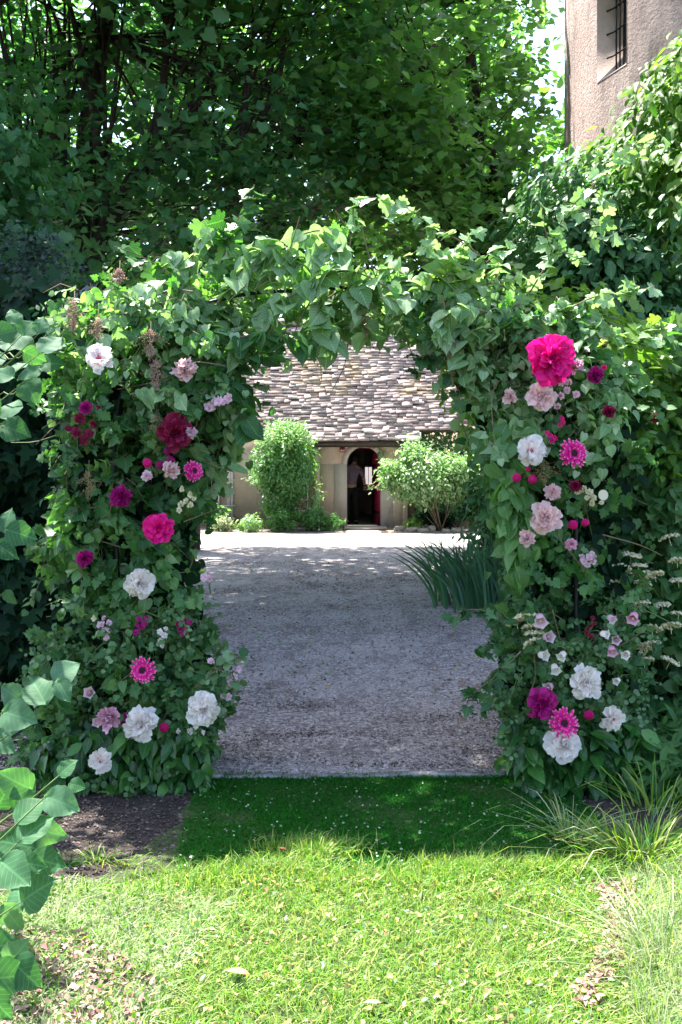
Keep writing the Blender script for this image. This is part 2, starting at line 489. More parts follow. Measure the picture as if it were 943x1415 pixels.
def place(me, name, parent, P, R, s):
    o = bpy.data.objects.new(name, me)
    COL.objects.link(o)
    o.parent = parent
    pl = np.array(parent.location) if parent is not None else np.zeros(3)
    s3 = np.broadcast_to(s, (3,))
    m = Matrix.Identity(4)
    for i in range(3):
        for j in range(3):
            m[i][j] = float(R[i, j] * s3[j])
        m[i][3] = float(P[i] - pl[i])
    o.matrix_local = m
    return o

def scatter(parent, tp, mat, P, n, t, s, parts=0, uv=True, name='foliage', curl=True, part_name='leaf', order=None):
    """leaves: the front-most `parts` of them as objects, the rest joined into one part"""
    P = np.asarray(P, float); n = np.asarray(n, float); t = np.asarray(t, float)
    s = np.broadcast_to(np.asarray(s, float), (len(P),))
    R = frames(n, t)
    if parts:
        key = P[:, 1] + .25 * rs.rand(len(P)) if order is None else order
        idx = np.argsort(key)
        a, b = idx[:parts], idx[parts:]
        me = templ_mesh(tp, mat)
        for i in a: place(me, part_name, parent, P[i], R[i], s[i])
    else:
        b = np.arange(len(P))
    if len(b) == 0: return
    V, T, U = TP[tp]
    k = len(V)
    Vb = np.broadcast_to(V, (len(b), k, 3)).copy()
    if curl: Vb[:, :, 2] *= (0.3 + 1.9 * rs.rand(len(b)))[:, None]
    Vb[:, :, 0] *= (.8 + .35 * rs.rand(len(b)))[:, None]
    out = np.einsum('nij,nkj->nki', R[b], Vb) * s[b][:, None, None] + P[b][:, None]
    Tb = (T[None] + (np.arange(len(b)) * k)[:, None, None]).reshape(-1, 3)
    me = mesh_np(name, out.reshape(-1, 3), Tb, np.tile(U, (len(b), 1)) if uv else None)
    me.materials.append(mat)
    return obj(name, me, mat, parent, world=True, kind='stuff')

def in_poly(px, py, poly):
    poly = np.asarray(poly, float)
    c = np.zeros(len(px), bool)
    j = len(poly) - 1
    for i in range(len(poly)):
        xi, yi = poly[i]; xj, yj = poly[j]
        hit = ((yi > py) != (yj > py)) & (px < (xj - xi) * (py - yi) / (yj - yi + 1e-9) + xi)
        c ^= hit
        j = i
    return c

def sample_poly(poly, n, Y0, Y1, edge=12, clump=0, spread=14):
    """n points in the upright outline (given as seen at ~5 m, real place and thickness Y0..Y1)"""
    poly = np.asarray(poly, float)
    lo, hi = poly.min(0) - edge, poly.max(0) + edge
    if clump:
        k = max(3, int(clump))
        cs = []
        while len(cs) < k:
            q = lo + rs.rand(4 * k, 2) * (hi - lo)
            q = q[in_poly(q[:, 0], q[:, 1], poly)]
            cs += list(q)
        cs = np.array(cs[:k])
        cy = Y0 + rs.rand(k) * (Y1 - Y0)
        w = rs.rand(k) ** 1.5 + .15
        i = rs.choice(k, n, p=w / w.sum())
        q = cs[i] + rs.randn(n, 2) * spread
        Y = cy[i] + rs.randn(n) * .08
        Y = np.clip(Y, Y0, Y1 + .1)
    else:
        q = []
        while sum(len(a) for a in q) < n:
            c = lo + rs.rand(2 * n, 2) * (hi - lo)
            j = rs.randn(len(c), 2) * edge * .5
            c = c[in_poly(c[:, 0] + j[:, 0], c[:, 1] + j[:, 1], poly)]
            q.append(c)
        q = np.vstack(q)[:n]
        Y = Y0 + rs.rand(n) * (Y1 - Y0)
    Ym = (Y0 + Y1) / 2
    # outline taken at the middle depth so that it is a real solid and not a cone from the lens
    X = (q[:, 0] - 471.5) / F * Ym
    Z = 1.6 - (q[:, 1] - 642) / F * Ym
    P = np.column_stack([X, Y, Z])
    P[:, 2] = np.maximum(P[:, 2], .015 + .05 * rs.rand(n))
    return P

def sprigs(P0, size, length, per, out=(0, -.55, .35), droop=.5, nb=(0, -.4, .85), jn=.42):
    """leaves set alternately along short drooping twigs that start at the points P0"""
    m = len(P0)
    d = nrm(rs.randn(m, 3) * (1, .5, .7) + np.asarray(out, float))
    L = length * (.55 + .9 * rs.rand(m))
    side = nrm(np.cross(d, rs.randn(m, 3) * .4 + (0, -.5, 1)))
    nb_s = nrm(np.asarray(nb, float) + rs.randn(m, 3) * .5)
    gs_ = .75 + .5 * rs.rand(m)
    Ps, Ns, Ts, Ss = [], [], [], []
    for j in range(per):
        v = (j + .6) / per
        p_ = P0 + d * (L * v)[:, None] + np.array([0, 0, -1]) * (droop * L * v * v)[:, None]
        sg = 1 if j % 2 else -1
        if j == per - 1: sg = 0
        t_ = d * .7 + side * sg * .9 + np.array([0, 0, -1]) * droop * (.5 + v) + rs.randn(m, 3) * .25
        t_ = nrm(t_)
        s_ = size * gs_ * (1.05 - .45 * v) * (.8 + .4 * rs.rand(m))
        Ps.append(p_ + side * (sg * s_ * .18)[:, None] + rs.randn(m, 3) * size * .12)
        Ns.append(nrm(nb_s + rs.randn(m, 3) * jn)); Ts.append(t_); Ss.append(s_)
    k = rs.rand(m * per) > .12
    out_ = [np.concatenate(a)[k] for a in (Ps, Ns, Ts, Ss)]
    out_[0][:, 2] = np.maximum(out_[0][:, 2], .02)
    return out_, d, L

def dirs(n, base, jit):
    return nrm(np.asarray(base, float)[None] + rs.randn(n, 3) * jit)

# ------------------------------------------------------------------ ground
g = mesh_np('ground', [(-600, -60, 0), (600, -60, 0), (600, 1500, 0), (-600, 1500, 0)], [(0, 1, 2), (0, 2, 3)])
M['soil'] = rough_mat('soil', [(.03, .022, .02), (.055, .042, .036), (.10, .08, .07)], 7, bump=1.0, bscale=60, bdist=.03, coord='Object')
obj('ground', g, M['soil'], kind='structure')

def sheet(name, outline, z, mat, n=None, jitter=0):
    P = np.array(outline, float)
    if jitter:
        Q = []
        for i in range(len(P)):
            a, b = P[i], P[(i + 1) % len(P)]
            k = max(1, int(np.linalg.norm(b - a) / .12)) if np.linalg.norm(b - a) < 12 else 1
            for j in range(k):
                Q.append(a + (b - a) * j / k + rs.randn(2) * jitter)
        P = np.array(Q)
    from mathutils.geometry import tessellate_polygon
    V = np.column_stack([P, np.full(len(P), z)])
    T = tessellate_polygon([[Vector(v) for v in V]])
    me = mesh_np(name, V, T)
    if me.polygons[0].normal.z < 0: me.flip_normals()
    return obj(name, me, mat, kind='structure')

def gravel_material():
    m, nt, out = mat_new('gravel')
    tc = nt.nodes.new('ShaderNodeTexCoord')
    vo = N(nt, 'ShaderNodeTexVoronoi', Scale=46.0); nt.links.new(tc.outputs['Object'], vo.inputs['Vector'])
    r = ramp(nt, [(0, (.13, .11, .11)), (.35, (.26, .228, .228)), (.75, (.37, .33, .325)), (1, (.50, .455, .44))])
    sp = nt.nodes.new('ShaderNodeSeparateXYZ'); nt.links.new(vo.outputs['Color'], sp.inputs[0])
    nt.links.new(sp.outputs[0], r.inputs[0])
    # worn, dusty patches
    n1 = N(nt, 'ShaderNodeTexNoise', Scale=.9, Detail=6.0, Roughness=.6); nt.links.new(tc.outputs['Object'], n1.inputs['Vector'])
    mr = N(nt, 'ShaderNodeMapRange'); mr.inputs[1].default_value = .46; mr.inputs[2].default_value = .66; mr.inputs[4].default_value = .75
    nt.links.new(n1.outputs[0], mr.inputs[0])
    mx = nt.nodes.new('ShaderNodeMixRGB'); mx.inputs[2].default_value = (.44, .395, .39, 1)
    nt.links.new(mr.outputs[0], mx.inputs[0]); nt.links.new(r.outputs[0], mx.inputs[1])
    # darker damp soil blotches
    mpp = nt.nodes.new('ShaderNodeMapping'); mpp.inputs['Scale'].default_value = (1.6, .7, 1); nt.links.new(tc.outputs['Object'], mpp.inputs[0])
    n2 = N(nt, 'ShaderNodeTexNoise', Scale=2.0, Detail=10.0, Roughness=.78); nt.links.new(mpp.outputs[0], n2.inputs['Vector'])
    mr2 = N(nt, 'ShaderNodeMapRange'); mr2.inputs[1].default_value = .50; mr2.inputs[2].default_value = .60; mr2.inputs[4].default_value = .7
    nt.links.new(n2.outputs[0], mr2.inputs[0])
    mx2 = nt.nodes.new('ShaderNodeMixRGB'); mx2.inputs[2].default_value = (.13, .10, .10, 1)
    nt.links.new(mr2.outputs[0], mx2.inputs[0]); nt.links.new(mx.outputs[0], mx2.inputs[1])
    p = N(nt, 'ShaderNodeBsdfPrincipled', Roughness=.9); p.inputs['Specular IOR Level'].default_value = .2
    nt.links.new(mx2.outputs[0], p.inputs['Base Color'])
    b = N(nt, 'ShaderNodeBump', Strength=.9, Distance=.02)
    nt.links.new(vo.outputs['Distance'], b.inputs['Height'])
    n3 = N(nt, 'ShaderNodeTexNoise', Scale=5.0, Detail=9.0, Roughness=.75); nt.links.new(tc.outputs['Object'], n3.inputs['Vector'])
    b2 = N(nt, 'ShaderNodeBump', Strength=.5, Distance=.018)
    nt.links.new(n3.outputs[0], b2.inputs['Height']); nt.links.new(b.outputs[0], b2.inputs['Normal'])
    nt.links.new(b2.outputs[0], p.inputs['Normal'])
    nt.links.new(p.outputs[0], out.inputs[0])
    return m
M['gravel'] = gravel_material()
sheet('gravel_courtyard', [(-1.0, 5.12), (-.3, 5.1), (.5, 5.13), (1.30, 5.12), (1.5, 6), (1.6, 8), (2.2, 11), (3.2, 15), (5.5, 20), (9, 22.4), (3, 23.0), (.95, 23.2), (.9, 25.2), (.2, 25.2), (0.1, 23.2), (-3, 23.1), (-9, 22.8), (-9, 9), (-1.8, 7)], .006, M['gravel'], jitter=.02)
M['lawnbase'] = rough_mat('lawn_soil', [(.02, .035, .012), (.045, .07, .02), (.09, .11, .04)], 20, bump=.6)
sheet('lawn', [(-3.6, 1.0), (4, 1.0), (4, 3.2), (1.15, 4.4), (1.02, 5.08), (-.68, 5.06), (-.74, 4.4), (-.95, 3.85), (-1.5, 3.75), (-3.6, 3.6)], .004, M['lawnbase'], jitter=.02)

# stone edging, pale strip along the gravel
eb = MB()
xs = np.linspace(-.74, 1.33, 15)
yy = 5.09 + .008 * rs.randn(15) + .02 * np.sin(xs * 3)
for k in range(14):
    z0 = .013 + .004 * rs.rand()
    a = (xs[k], yy[k] - .02, -.01); b = (xs[k + 1] - .004, yy[k] + .035, z0)
    eb.box(a, b)
obj('stone_edging', eb.mesh('stone_edging'), rough_mat('edging_stone', [(.2, .19, .19), (.33, .32, .33)], 6, bump=.5), kind='structure')

M['bed'] = rough_mat('pale_bed_soil', [(.12, .095, .075), (.2, .165, .14), (.3, .25, .22)], 6, bump=.8, bscale=40, coord='Object')  # pale soil added to bounce sunlight onto the cottage wall
sheet('flower_bed', [(-7, 22.9), (-1, 23.25), (.05, 23.3), (.05, 25.1), (-7, 25.45)], .010, M['bed'], jitter=.03)
sheet('flower_bed', [(1.1, 23.3), (3, 23.15), (6, 22.9), (6, 25.4), (1.1, 25.15)], .010, M['bed'], jitter=.03)

# pebbles
def pebbles(n, X0, X1, Y0, Y1, s0, s1, mat, name, pw=1.0, blobs=None):
    oct_ = np.array([(1, 0, 0), (-1, 0, 0), (0, 1, 0), (0, -1, 0), (0, 0, 1), (0, 0, -1)], float)
    tri = np.array([(0, 2, 4), (2, 1, 4), (1, 3, 4), (3, 0, 4)])
    P = np.column_stack([X0 + rs.rand(n) * (X1 - X0), Y0 + rs.rand(n) ** pw * (Y1 - Y0), np.full(n, .006)])
    if blobs is not None:
        b_ = np.array(blobs)[rs.randint(len(blobs), size=n)]
        P[:, :2] = b_[:, :2] + rs.randn(n, 2) * b_[:, 2:4]
        P = P[P[:, 1] > 5.14]; n = len(P)
    s = s0 + (s1 - s0) * rs.rand(n) ** 3
    th = rs.rand(n) * 6.28
    sc = np.column_stack([s * (.7 + .6 * rs.rand(n)), s * (.7 + .6 * rs.rand(n)), s * (.35 + .4 * rs.rand(n))])
    V = oct_[None] * sc[:, None] + .25 * rs.randn(n, 6, 3) * s[:, None, None]
    c, q = np.cos(th)[:, None], np.sin(th)[:, None]
    V = np.stack([V[:, :, 0] * c - V[:, :, 1] * q, V[:, :, 0] * q + V[:, :, 1] * c, V[:, :, 2]], 2) + P[:, None]
    T = (tri[None] + (np.arange(n) * 6)[:, None, None]).reshape(-1, 3)
    return obj(name, mesh_np(name, V.reshape(-1, 3), T), mat, kind='stuff')
M['pebble'] = rough_mat('pebble_stone', [(.12, .10, .10), (.27, .24, .235), (.45, .41, .40)], 3, island=True, bump=0)
pebbles(52000, -1.9, 1.6, 5.12, 11.5, .003, .014, M['pebble'], 'gravel_stones', 1.5)
M['clod'] = rough_mat('soil_crumb', [(.03, .023, .02), (.07, .055, .047), (.14, .11, .10)], 3, island=True, bump=0)
o_ = pebbles(16000, -2.2, -.7, 3.7, 5.6, .002, .009, M['clod'], 'soil_crumbs')
o_ = pebbles(8000, .95, 2.4, 3.4, 5.4, .002, .009, M['clod'], 'soil_crumbs')

pebbles(9000, 0, 0, 0, 0, .002, .010, M['clod'], 'soil_crumbs', blobs=[(-.75, 5.45, .16, .14), (-.55, 5.7, .2, .08), (-.35, 5.4, .25, .07), (.75, 5.5, .22, .1), (.95, 5.35, .12, .1), (.4, 5.28, .3, .03), (-.1, 5.9, .3, .05), (.6, 6.3, .25, .1), (-.4, 6.6, .2, .1), (.9, 6.0, .15, .2)])
# leaf litter on the gravel
n = 900
P = np.column_stack([-2.6 + 5.6 * rs.rand(n), 5.6 + 15 * rs.rand(n) ** 1.1, np.full(n, .016)])
lit = scatter(None, 'tri', M['dry'], P, dirs(n, (0, 0, 1), .28), rs.randn(n, 3) * (1, 1, .1), .018 + .035 * rs.rand(n), uv=False, name='leaf_litter')
n = 60
P = np.column_stack([-1.6 + 3.2 * rs.rand(n), 7 + 8 * rs.rand(n), np.full(n, .02)])
scatter(None, 'tri', M['lobed'], P, dirs(n, (0, 0, 1), .3), rs.randn(n, 3) * (1, 1, .1), .03 + .03 * rs.rand(n), uv=False, name='green_leaf_litter')

M['brownlitter'] = rough_mat('brown_litter', [(.07, .045, .035), (.16, .09, .06), (.30, .17, .11)], 9, island=True, bump=0)
cl = np.column_stack([-2.2 + 4.6 * rs.rand(70), 5.6 + 11 * rs.rand(70)])
i_ = rs.randint(70, size=5200)
P = np.column_stack([cl[i_] + rs.randn(5200, 2) * (.34, .26), np.full(5200, .014)])
P = P[(P[:, 1] > 5.2) & (P[:, 1] < 18)]
scatter(None, 'tri', M['brownlitter'], P, dirs(len(P), (0, 0, 1), .35), rs.randn(len(P), 3) * (1, 1, .1), .010 + .022 * rs.rand(len(P)), uv=False, name='litter_crumbs')

# ------------------------------------------------------------------ grass
def blades(name, P, h, w, mat, lean=.35, parent=None, seg=2, dirn=None, bend=.6, kind='stuff'):
    n = len(P)
    th = rs.rand(n) * 6.28
    if dirn is None:
        d = np.column_stack([np.cos(th), np.sin(th)])
    else: d = dirn
    l = lean * np.abs(rs.randn(n)) + .08
    side = np.column_stack([-np.sin(th + .7), np.cos(th + .7), np.zeros(n)]) * (w / 2)[:, None]
    V = []
    for j in range(seg):
        v = j / seg
        hor = l * (v + bend * v * v)
        c = P + np.column_stack([d * (h * hor)[:, None], h * v * (1 - .3 * l * v)])
        ww = (1 - .35 * v)
        V += [c - side * ww, c + side * ww]
    v = 1.0; hor = l * (1 + bend)
    V.append(P + np.column_stack([d * (h * hor)[:, None], h * np.maximum(.15, 1 - .35 * l - bend * l * .3)]))
    V = np.stack(V, 1); k = V.shape[1]
    T = []
    for j in range(seg - 1):
        a = 2 * j
        T += [(a, a + 1, a + 3), (a, a + 3, a + 2)]
    T.append((k - 3, k - 2, k - 1))
    T = (np.array(T)[None] + (np.arange(n) * k)[:, None, None]).reshape(-1, 3)
    me = mesh_np(name, V.reshape(-1, 3), T)
    me.materials.append(mat)
    return obj(name, me, mat, parent, world=parent is not None, kind=kind)

def xy_poly(poly, n):
    poly = np.array(poly, float); lo, hi = poly.min(0), poly.max(0)
    q = []
    while sum(len(a) for a in q) < n:
        c = lo + rs.rand(2 * n, 2) * (hi - lo)
        q.append(c[in_poly(c[:, 0], c[:, 1], poly)])
    return np.vstack(q)[:n]
def G(px, py):
    Y = 1.6 * F / (py - 642.0)
    return ((px - 471.5) / F * Y, Y)

lawn_poly = [G(120, 1420), G(190, 1300), G(200, 1240), G(260, 1210), G(430, 1180), G(560, 1215), G(700, 1195), G(830, 1200), G(850, 1300), G(900, 1500), (1.5, 2.1), (-1.6, 2.1)]
q = xy_poly(lawn_poly, 44000)
dens = np.sin(q[:, 0] * 9) * np.sin(q[:, 1] * 11 + 1) + .6 * rs.randn(len(q))
q = q[dens > -1.1]
P = np.column_stack([q, np.zeros(len(q))])
blades('lawn_grass', P, .022 + .038 * rs.rand(len(q)) ** 1.4, .0024 + .0028 * rs.rand(len(q)), M['grass'], lean=.75)
# longer fringe between mown and shaded lawn
fr = []
for cx, cy, n, s in [(430, 1178, 1500, .10), (300, 1215, 900, .14), (530, 1222, 1100, .2), (640, 1205, 1500, .15), (760, 1205, 1200, .15), (200, 1235, 600, .12), (380, 1205, 900, .1)]:
    gx, gy = G(cx, cy)
    fr.append(np.column_stack([gx + rs.randn(n) * s, gy + rs.randn(n) * .05, np.zeros(n)]))
P = np.vstack(fr)
blades('fringe_grass', P, .03 + .06 * rs.rand(len(P)) ** 1.6, .003 + .003 * rs.rand(len(P)), M['grass'], lean=.55)
nn_ = 2600
ex = -.70 + 1.75 * rs.rand(nn_)
P = np.column_stack([ex, 5.07 + .03 * rs.randn(nn_) + .02 * np.sin(ex * 9), np.zeros(nn_)])
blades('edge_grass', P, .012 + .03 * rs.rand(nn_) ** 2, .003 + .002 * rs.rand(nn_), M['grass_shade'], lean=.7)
# short shaded lawn
sh_poly = [(-.74, 5.07), (1.05, 5.07), G(830, 1130), G(835, 1215), G(700, 1215), G(560, 1235), G(430, 1200), G(240, 1230), G(250, 1160)]
q = xy_poly(sh_poly, 70000)
worn = np.sin(q[:, 0] * 5 + 1) * np.sin(q[:, 1] * 7 + q[:, 0] * 3) + .5 * np.sin(q[:, 0] * 17) * np.sin(q[:, 1] * 15) + .55 * rs.randn(len(q))
q = q[(worn < 1.0) & (q[:, 0] > -.70 + .05 * np.sin(q[:, 1] * 21) + .05 * rs.randn(len(q)))]
tall = .5 + .5 * np.sin(q[:, 0] * 6) * np.sin(q[:, 1] * 9 + 2)
P = np.column_stack([q, np.zeros(len(q))])
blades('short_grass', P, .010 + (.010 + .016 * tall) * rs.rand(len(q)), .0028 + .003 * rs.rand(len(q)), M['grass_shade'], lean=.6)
q = xy_poly(sh_poly, 420)
P = np.column_stack([q, .018 + .012 * rs.rand(len(q))])
scatter(None, 'round', M['clover'], P, dirs(len(P), (0, -.3, 1), .3), rs.randn(len(P), 3), .007 + .006 * rs.rand(len(P)), uv=False, name='clover')
# daisies, fallen petals and straw flecks on the sunny lawn
q = xy_poly(lawn_poly, 1300)
P = np.column_stack([q, .015 + .02 * rs.rand(len(q))])
scatter(None, 'tri', M['dry'], P, dirs(len(P), (0, 0, 1), .5), rs.randn(len(P), 3), .008 + .016 * rs.rand(len(P)), uv=False, name='lawn_litter')
q = xy_poly(lawn_poly, 900)
P = np.column_stack([q, .012 + .02 * rs.rand(len(q))])
scatter(None, 'oval', M['clover'], P, dirs(len(P), (0, 0, 1), .45), rs.randn(len(P), 3), .01 + .014 * rs.rand(len(P)), uv=False, name='lawn_weeds')
# weedy dry corner on the left
wl_poly = [G(-120, 1300), G(60, 1225), G(200, 1235), G(300, 1260), G(250, 1330), G(160, 1500), (-1.4, 2.2), (-2.2, 2.4)]
q = xy_poly(wl_poly, 30000); P = np.column_stack([q, np.zeros(len(q))])
blades('dry_grass', P, .02 + .06 * rs.rand(len(q)) ** 2, .003 + .003 * rs.rand(len(q)), M['straw'], lean=1.0)
blades('weed_grass', P[:3500], .03 + .06 * rs.rand(3500) ** 2, .003 + .003 * rs.rand(3500), M['grass'], lean=.9)
q = xy_poly(wl_poly, 4200); P = np.column_stack([q, .01 + .05 * rs.rand(len(q))])
scatter(None, 'oval', M['vine'], P, dirs(len(P), (0, 0, 1), .55), rs.randn(len(P), 3), .008 + .018 * rs.rand(len(P)) ** 2, uv=False, name='weeds')
q = xy_poly([G(-20, 1290), G(110, 1300), G(215, 1360), G(190, 1450), (-1.1, 2.3), (-1.7, 2.3)], 3800); P = np.column_stack([q, .01 + .03 * rs.rand(len(q))])
M['petal_litter'] = rough_mat('brown_pink_litter', [(.16, .08, .07), (.3, .18, .15), (.42, .28, .22)], 9, island=True, bump=0)
scatter(None, 'oval', M['petal_litter'], P, dirs(len(P), (0, 0, 1), .4), rs.randn(len(P), 3), .012 + .022 * rs.rand(len(P)), uv=False, name='brown_leaf_litter')
# pale fine grass on the right
wr_poly = [G(850, 1300), G(860, 1225), G(960, 1180), G(1060, 1230), (1.9, 2.3), G(900, 1480), G(870, 1380)]
q = xy_poly(wr_poly, 9000); P = np.column_stack([q, np.zeros(len(q))])
blades('pale_grass', P, .03 + .075 * rs.rand(len(q)), .0022 + .002 * rs.rand(len(q)), M['straw'], lean=.8)
blades('green_grass', P[:3500], .05 + .08 * rs.rand(3500), .003 + .002 * rs.rand(3500), M['grass'], lean=.8)
q = xy_poly([G(830, 1230), G(880, 1220), G(880, 1290), G(820, 1400), G(790, 1390), G(840, 1290)], 900); P = np.column_stack([q, .01 + .02 * rs.rand(len(q))])
scatter(None, 'oval', M['petal_litter'], P, dirs(len(P), (0, 0, 1), .4), rs.randn(len(P), 3), .012 + .02 * rs.rand(len(P)), uv=False, name='brown_leaf_litter')

def tuft(label, cx, cy, n, h, w, spread, mats, name='grass_tuft', group='grass tufts at the edge of the lawn', lean=.7, parts=60):
    gx, gy = G(cx, cy)
    t = thing(name, label, 'grass tuft', (gx, gy, 0), group)
    P = np.column_stack([rs.randn(n) * spread + gx, rs.randn(n) * spread * .7 + gy, np.zeros(n)])
    d = nrm(P[:, :2] - np.array([[gx, gy]]) + rs.randn(n, 2) * spread * .4)
    for i in range(min(parts, n)):
        blades('blade', P[i:i + 1], np.array([h * (.6 + .6 * rs.rand())]), np.array([w]), mats[i % len(mats)], lean, t, seg=5, dirn=d[i:i + 1], bend=.9, kind=None)
    if n > parts:
        blades('blades', P[parts:], h * (.35 + .65 * rs.rand(n - parts)), np.full(n - parts, w * .8), mats[0], lean, t, seg=4, dirn=d[parts:], bend=.9)
tuft('large arching grass clump right of the shaded lawn, below the floral arch', 885, 1185, 420, .21, .007, .09, [M['grass'], M['straw'], M['iris']], parts=60)
tuft('small fan of dry reddish blades left of the large grass clump', 790, 1160, 70, .2, .006, .035, [M['straw'], M['grass']], parts=40)
tuft('tiny bright green tuft on the bare soil left of the shaded lawn', 136, 1192, 60, .07, .005, .03, [M['grass']], parts=24)
tuft('little low tuft of grass at the right end of the bare soil', 178, 1196, 50, .04, .005, .035, [M['grass']], parts=20)
tuft('sparse grass tuft beside the leafy twigs at the left edge of the bare soil', 95, 1195, 60, .05, .004, .03, [M['grass_shade']], parts=20)
tuft('pointed yellow green tuft standing up in the middle of the lawn edge', 432, 1190, 90, .09, .005, .035, [M['grass']], parts=40, lean=.3)
tuft('long pale grass clump at the lower right corner of the lawn', 925, 1330, 260, .22, .005, .10, [M['straw'], M['grass']], parts=50)
tuft('tall single green blades rising beside the right foot of the arch', 905, 1120, 40, .28, .009, .05, [M['grass'], M['lime']], parts=30, lean=.35)

def lone_leaf(name, label, px, py, s, mat, tp='oval', ang=0., cat='leaf'):
    gx, gy = G(px, py)
    V, T, U = TP[tp]
    me = mesh_np(name, V * np.array([1, 1, .6]), T, U)
    o = obj(name, me, mat, None, (gx, gy, .035))
    o.scale = (s, s, s); o.rotation_euler = (.25, .1, ang)
    return meta(o, label, cat)
M['redleaf'] = rough_mat('rusty_leaf', [(.45, .13, .07), (.6, .22, .12)], 9, bump=.1)
lone_leaf('fallen_leaf', 'rusty orange fallen leaf lying on the sunny lawn', 345, 1362, .075, M['redleaf'], ang=1.4)
lone_leaf('fallen_leaf', 'pale yellow green fallen leaf on the dark soil below the arch', 152, 1107, .06, M['lime'], ang=1.3)
lone_leaf('fallen_leaf', 'small reddish leaf at the tip of the pointed grass', 396, 1186, .04, M['redleaf'], ang=1.2)
lone_leaf('fallen_leaf', 'tan fallen leaf near the bottom edge of the lawn', 527, 1402, .05, M['dry'], ang=1.7)

# ------------------------------------------------------------------ cottage
YW, YB = 25.5, 25.2
cot = thing('cottage', 'low plastered cottage with a stone tile roof and an arched doorway across the gravel', 'cottage', (0, YW, 0))
def part_box(name, a, b, mat, parent=cot, label=None):
    return obj(name, MB().box(a, b).mesh(name), mat, parent, world=True, label=label)
# main walls (front left, front right, sides, back with window opening)
part_box('wall', (-6.5, YW, -.05), (-.66, YW + .35, 2.75), M['plaster'])
part_box('wall', (1.72, YW, -.05), (5.6, YW + .35, 2.75), M['plaster'])
part_box('wall', (-6.5, YW + .35, -.05), (-6.2, 31.6, 2.75), M['plaster'])
part_box('wall', (5.3, YW + .35, -.05), (5.6, 31.6, 2.75), M['plaster'])
wx0, wx1, wz0, wz1 = .66, .95, 1.0, 1.65       # back window
part_box('wall', (-6.2, 31.3, -.05), (.74, 31.6, 2.75), M['plaster'])
part_box('wall', (1.0, 31.3, -.05), (5.3, 31.6, 2.75), M['plaster'])
part_box('wall', (.74, 31.3, -.05), (1.0, 31.6, .95), M['plaster'])
part_box('wall', (.74, 31.3, 1.55), (1.0, 31.6, 2.75), M['plaster'])
wf = obj('window', MB().box((.74, 31.4, .95), (.76, 31.5, 1.55)).box((.98, 31.4, .95), (1.0, 31.5, 1.55)).box((.76, 31.4, .95), (.98, 31.5, .98)).box((.76, 31.4, 1.52), (.98, 31.5, 1.55)).box((.86, 31.42, .98), (.875, 31.48, 1.52)).mesh('window'), M['whitewood'], cot, world=True)
part_box('floor', (-6.2, YW + .35, -.04), (5.3, 31.3, .03), M['stone'])
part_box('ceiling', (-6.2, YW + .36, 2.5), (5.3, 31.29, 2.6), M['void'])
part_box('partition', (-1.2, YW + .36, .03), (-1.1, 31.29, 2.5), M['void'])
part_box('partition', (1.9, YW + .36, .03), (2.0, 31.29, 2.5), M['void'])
# entrance bay with arched opening
DX, DW, DS = .578, .425, 1.62
bx0, bx1, ztop, yb0, yb1 = -.63, 1.68, 2.45, YB, YW + .1
bay = MB()
bay.box((bx0, yb0, -.05), (DX - DW, yb1, DS)).box((DX + DW, yb0, -.05), (bx1, yb1, DS))
na = 20
def arch_ring(mb, r0fun, y0, y1, cx, zs):
    """solid between the round opening (radius DW) and an outer outline"""
    th = np.linspace(math.pi, 0, na + 1)
    inn = [(cx + DW * math.cos(t), zs + DW * math.sin(t)) for t in th]
    outp = [r0fun(t) for t in th]
    V = []
    for (a, b) in inn: V += [(a, y0, b), (a, y1, b)]
    for (a, b) in outp: V += [(a, y0, b), (a, y1, b)]
    T = []
    o2 = 2 * (na + 1)
    for i in range(na):
        a, b = 2 * i, 2 * (i + 1)
        T += [(a, o2 + a, o2 + b), (a, o2 + b, b)]                       # front
        T += [(a + 1, b + 1, o2 + b + 1), (a + 1, o2 + b + 1, o2 + a + 1)]
        T += [(a, b, b + 1), (a, b + 1, a + 1)]                          # soffit
        T += [(o2 + a, o2 + a + 1, o2 + b + 1), (o2 + a, o2 + b + 1, o2 + b)]
    mb.add(V, T)
def rect_out(t):
    c, s_ = math.cos(t), math.sin(t)
    hx = (DX - bx0) if c < 0 else (bx1 - DX)
    hz = ztop - DS
    k = min(hx / abs(c) if abs(c) > 1e-6 else 1e9, hz / s_ if s_ > 1e-6 else 1e9)
    return (DX + c * k, DS + s_ * k)
arch_ring(bay, rect_out, yb0, yb1, DX, DS)
obj('entrance_bay', bay.mesh('entrance_bay'), M['plaster'], cot, world=True)
sur = MB()
arch_ring(sur, lambda t: (DX + (DW + .13) * math.cos(t), DS + (DW + .13) * math.sin(t)), YB - .02, YB + .05, DX, DS + .0)
sur.box((DX - DW - .32, YB - .02, 0), (DX - DW, YB + .05, DS)).box((DX + DW, YB - .02, 0), (DX + DW + .3, YB + .05, DS))
obj('door_surround', sur.mesh('door_surround'), M['surround'], cot, world=True)
for xx in (-.60, 1.62):
    part_box('pilaster', (xx - .06, YB - .035, 0), (xx + .06, YB - .001, 2.2), M['plaster'])
for xx in (-2.85, -1.75):
    part_box('pilaster', (xx - .07, YW - .03, 0), (xx + .07, YW - .001, 2.5), M['surround'])
part_box('beam', (-6.6, YW - .06, 2.42), (-.66, YW - .005, 2.53), M['darkwood'])
part_box('beam', (1.72, YW - .06, 2.42), (5.7, YW - .005, 2.53), M['darkwood'])
part_box('beam', (-.75, YB - .06, 2.04), (1.8, YB - .04, 2.10), M['darkwood'])
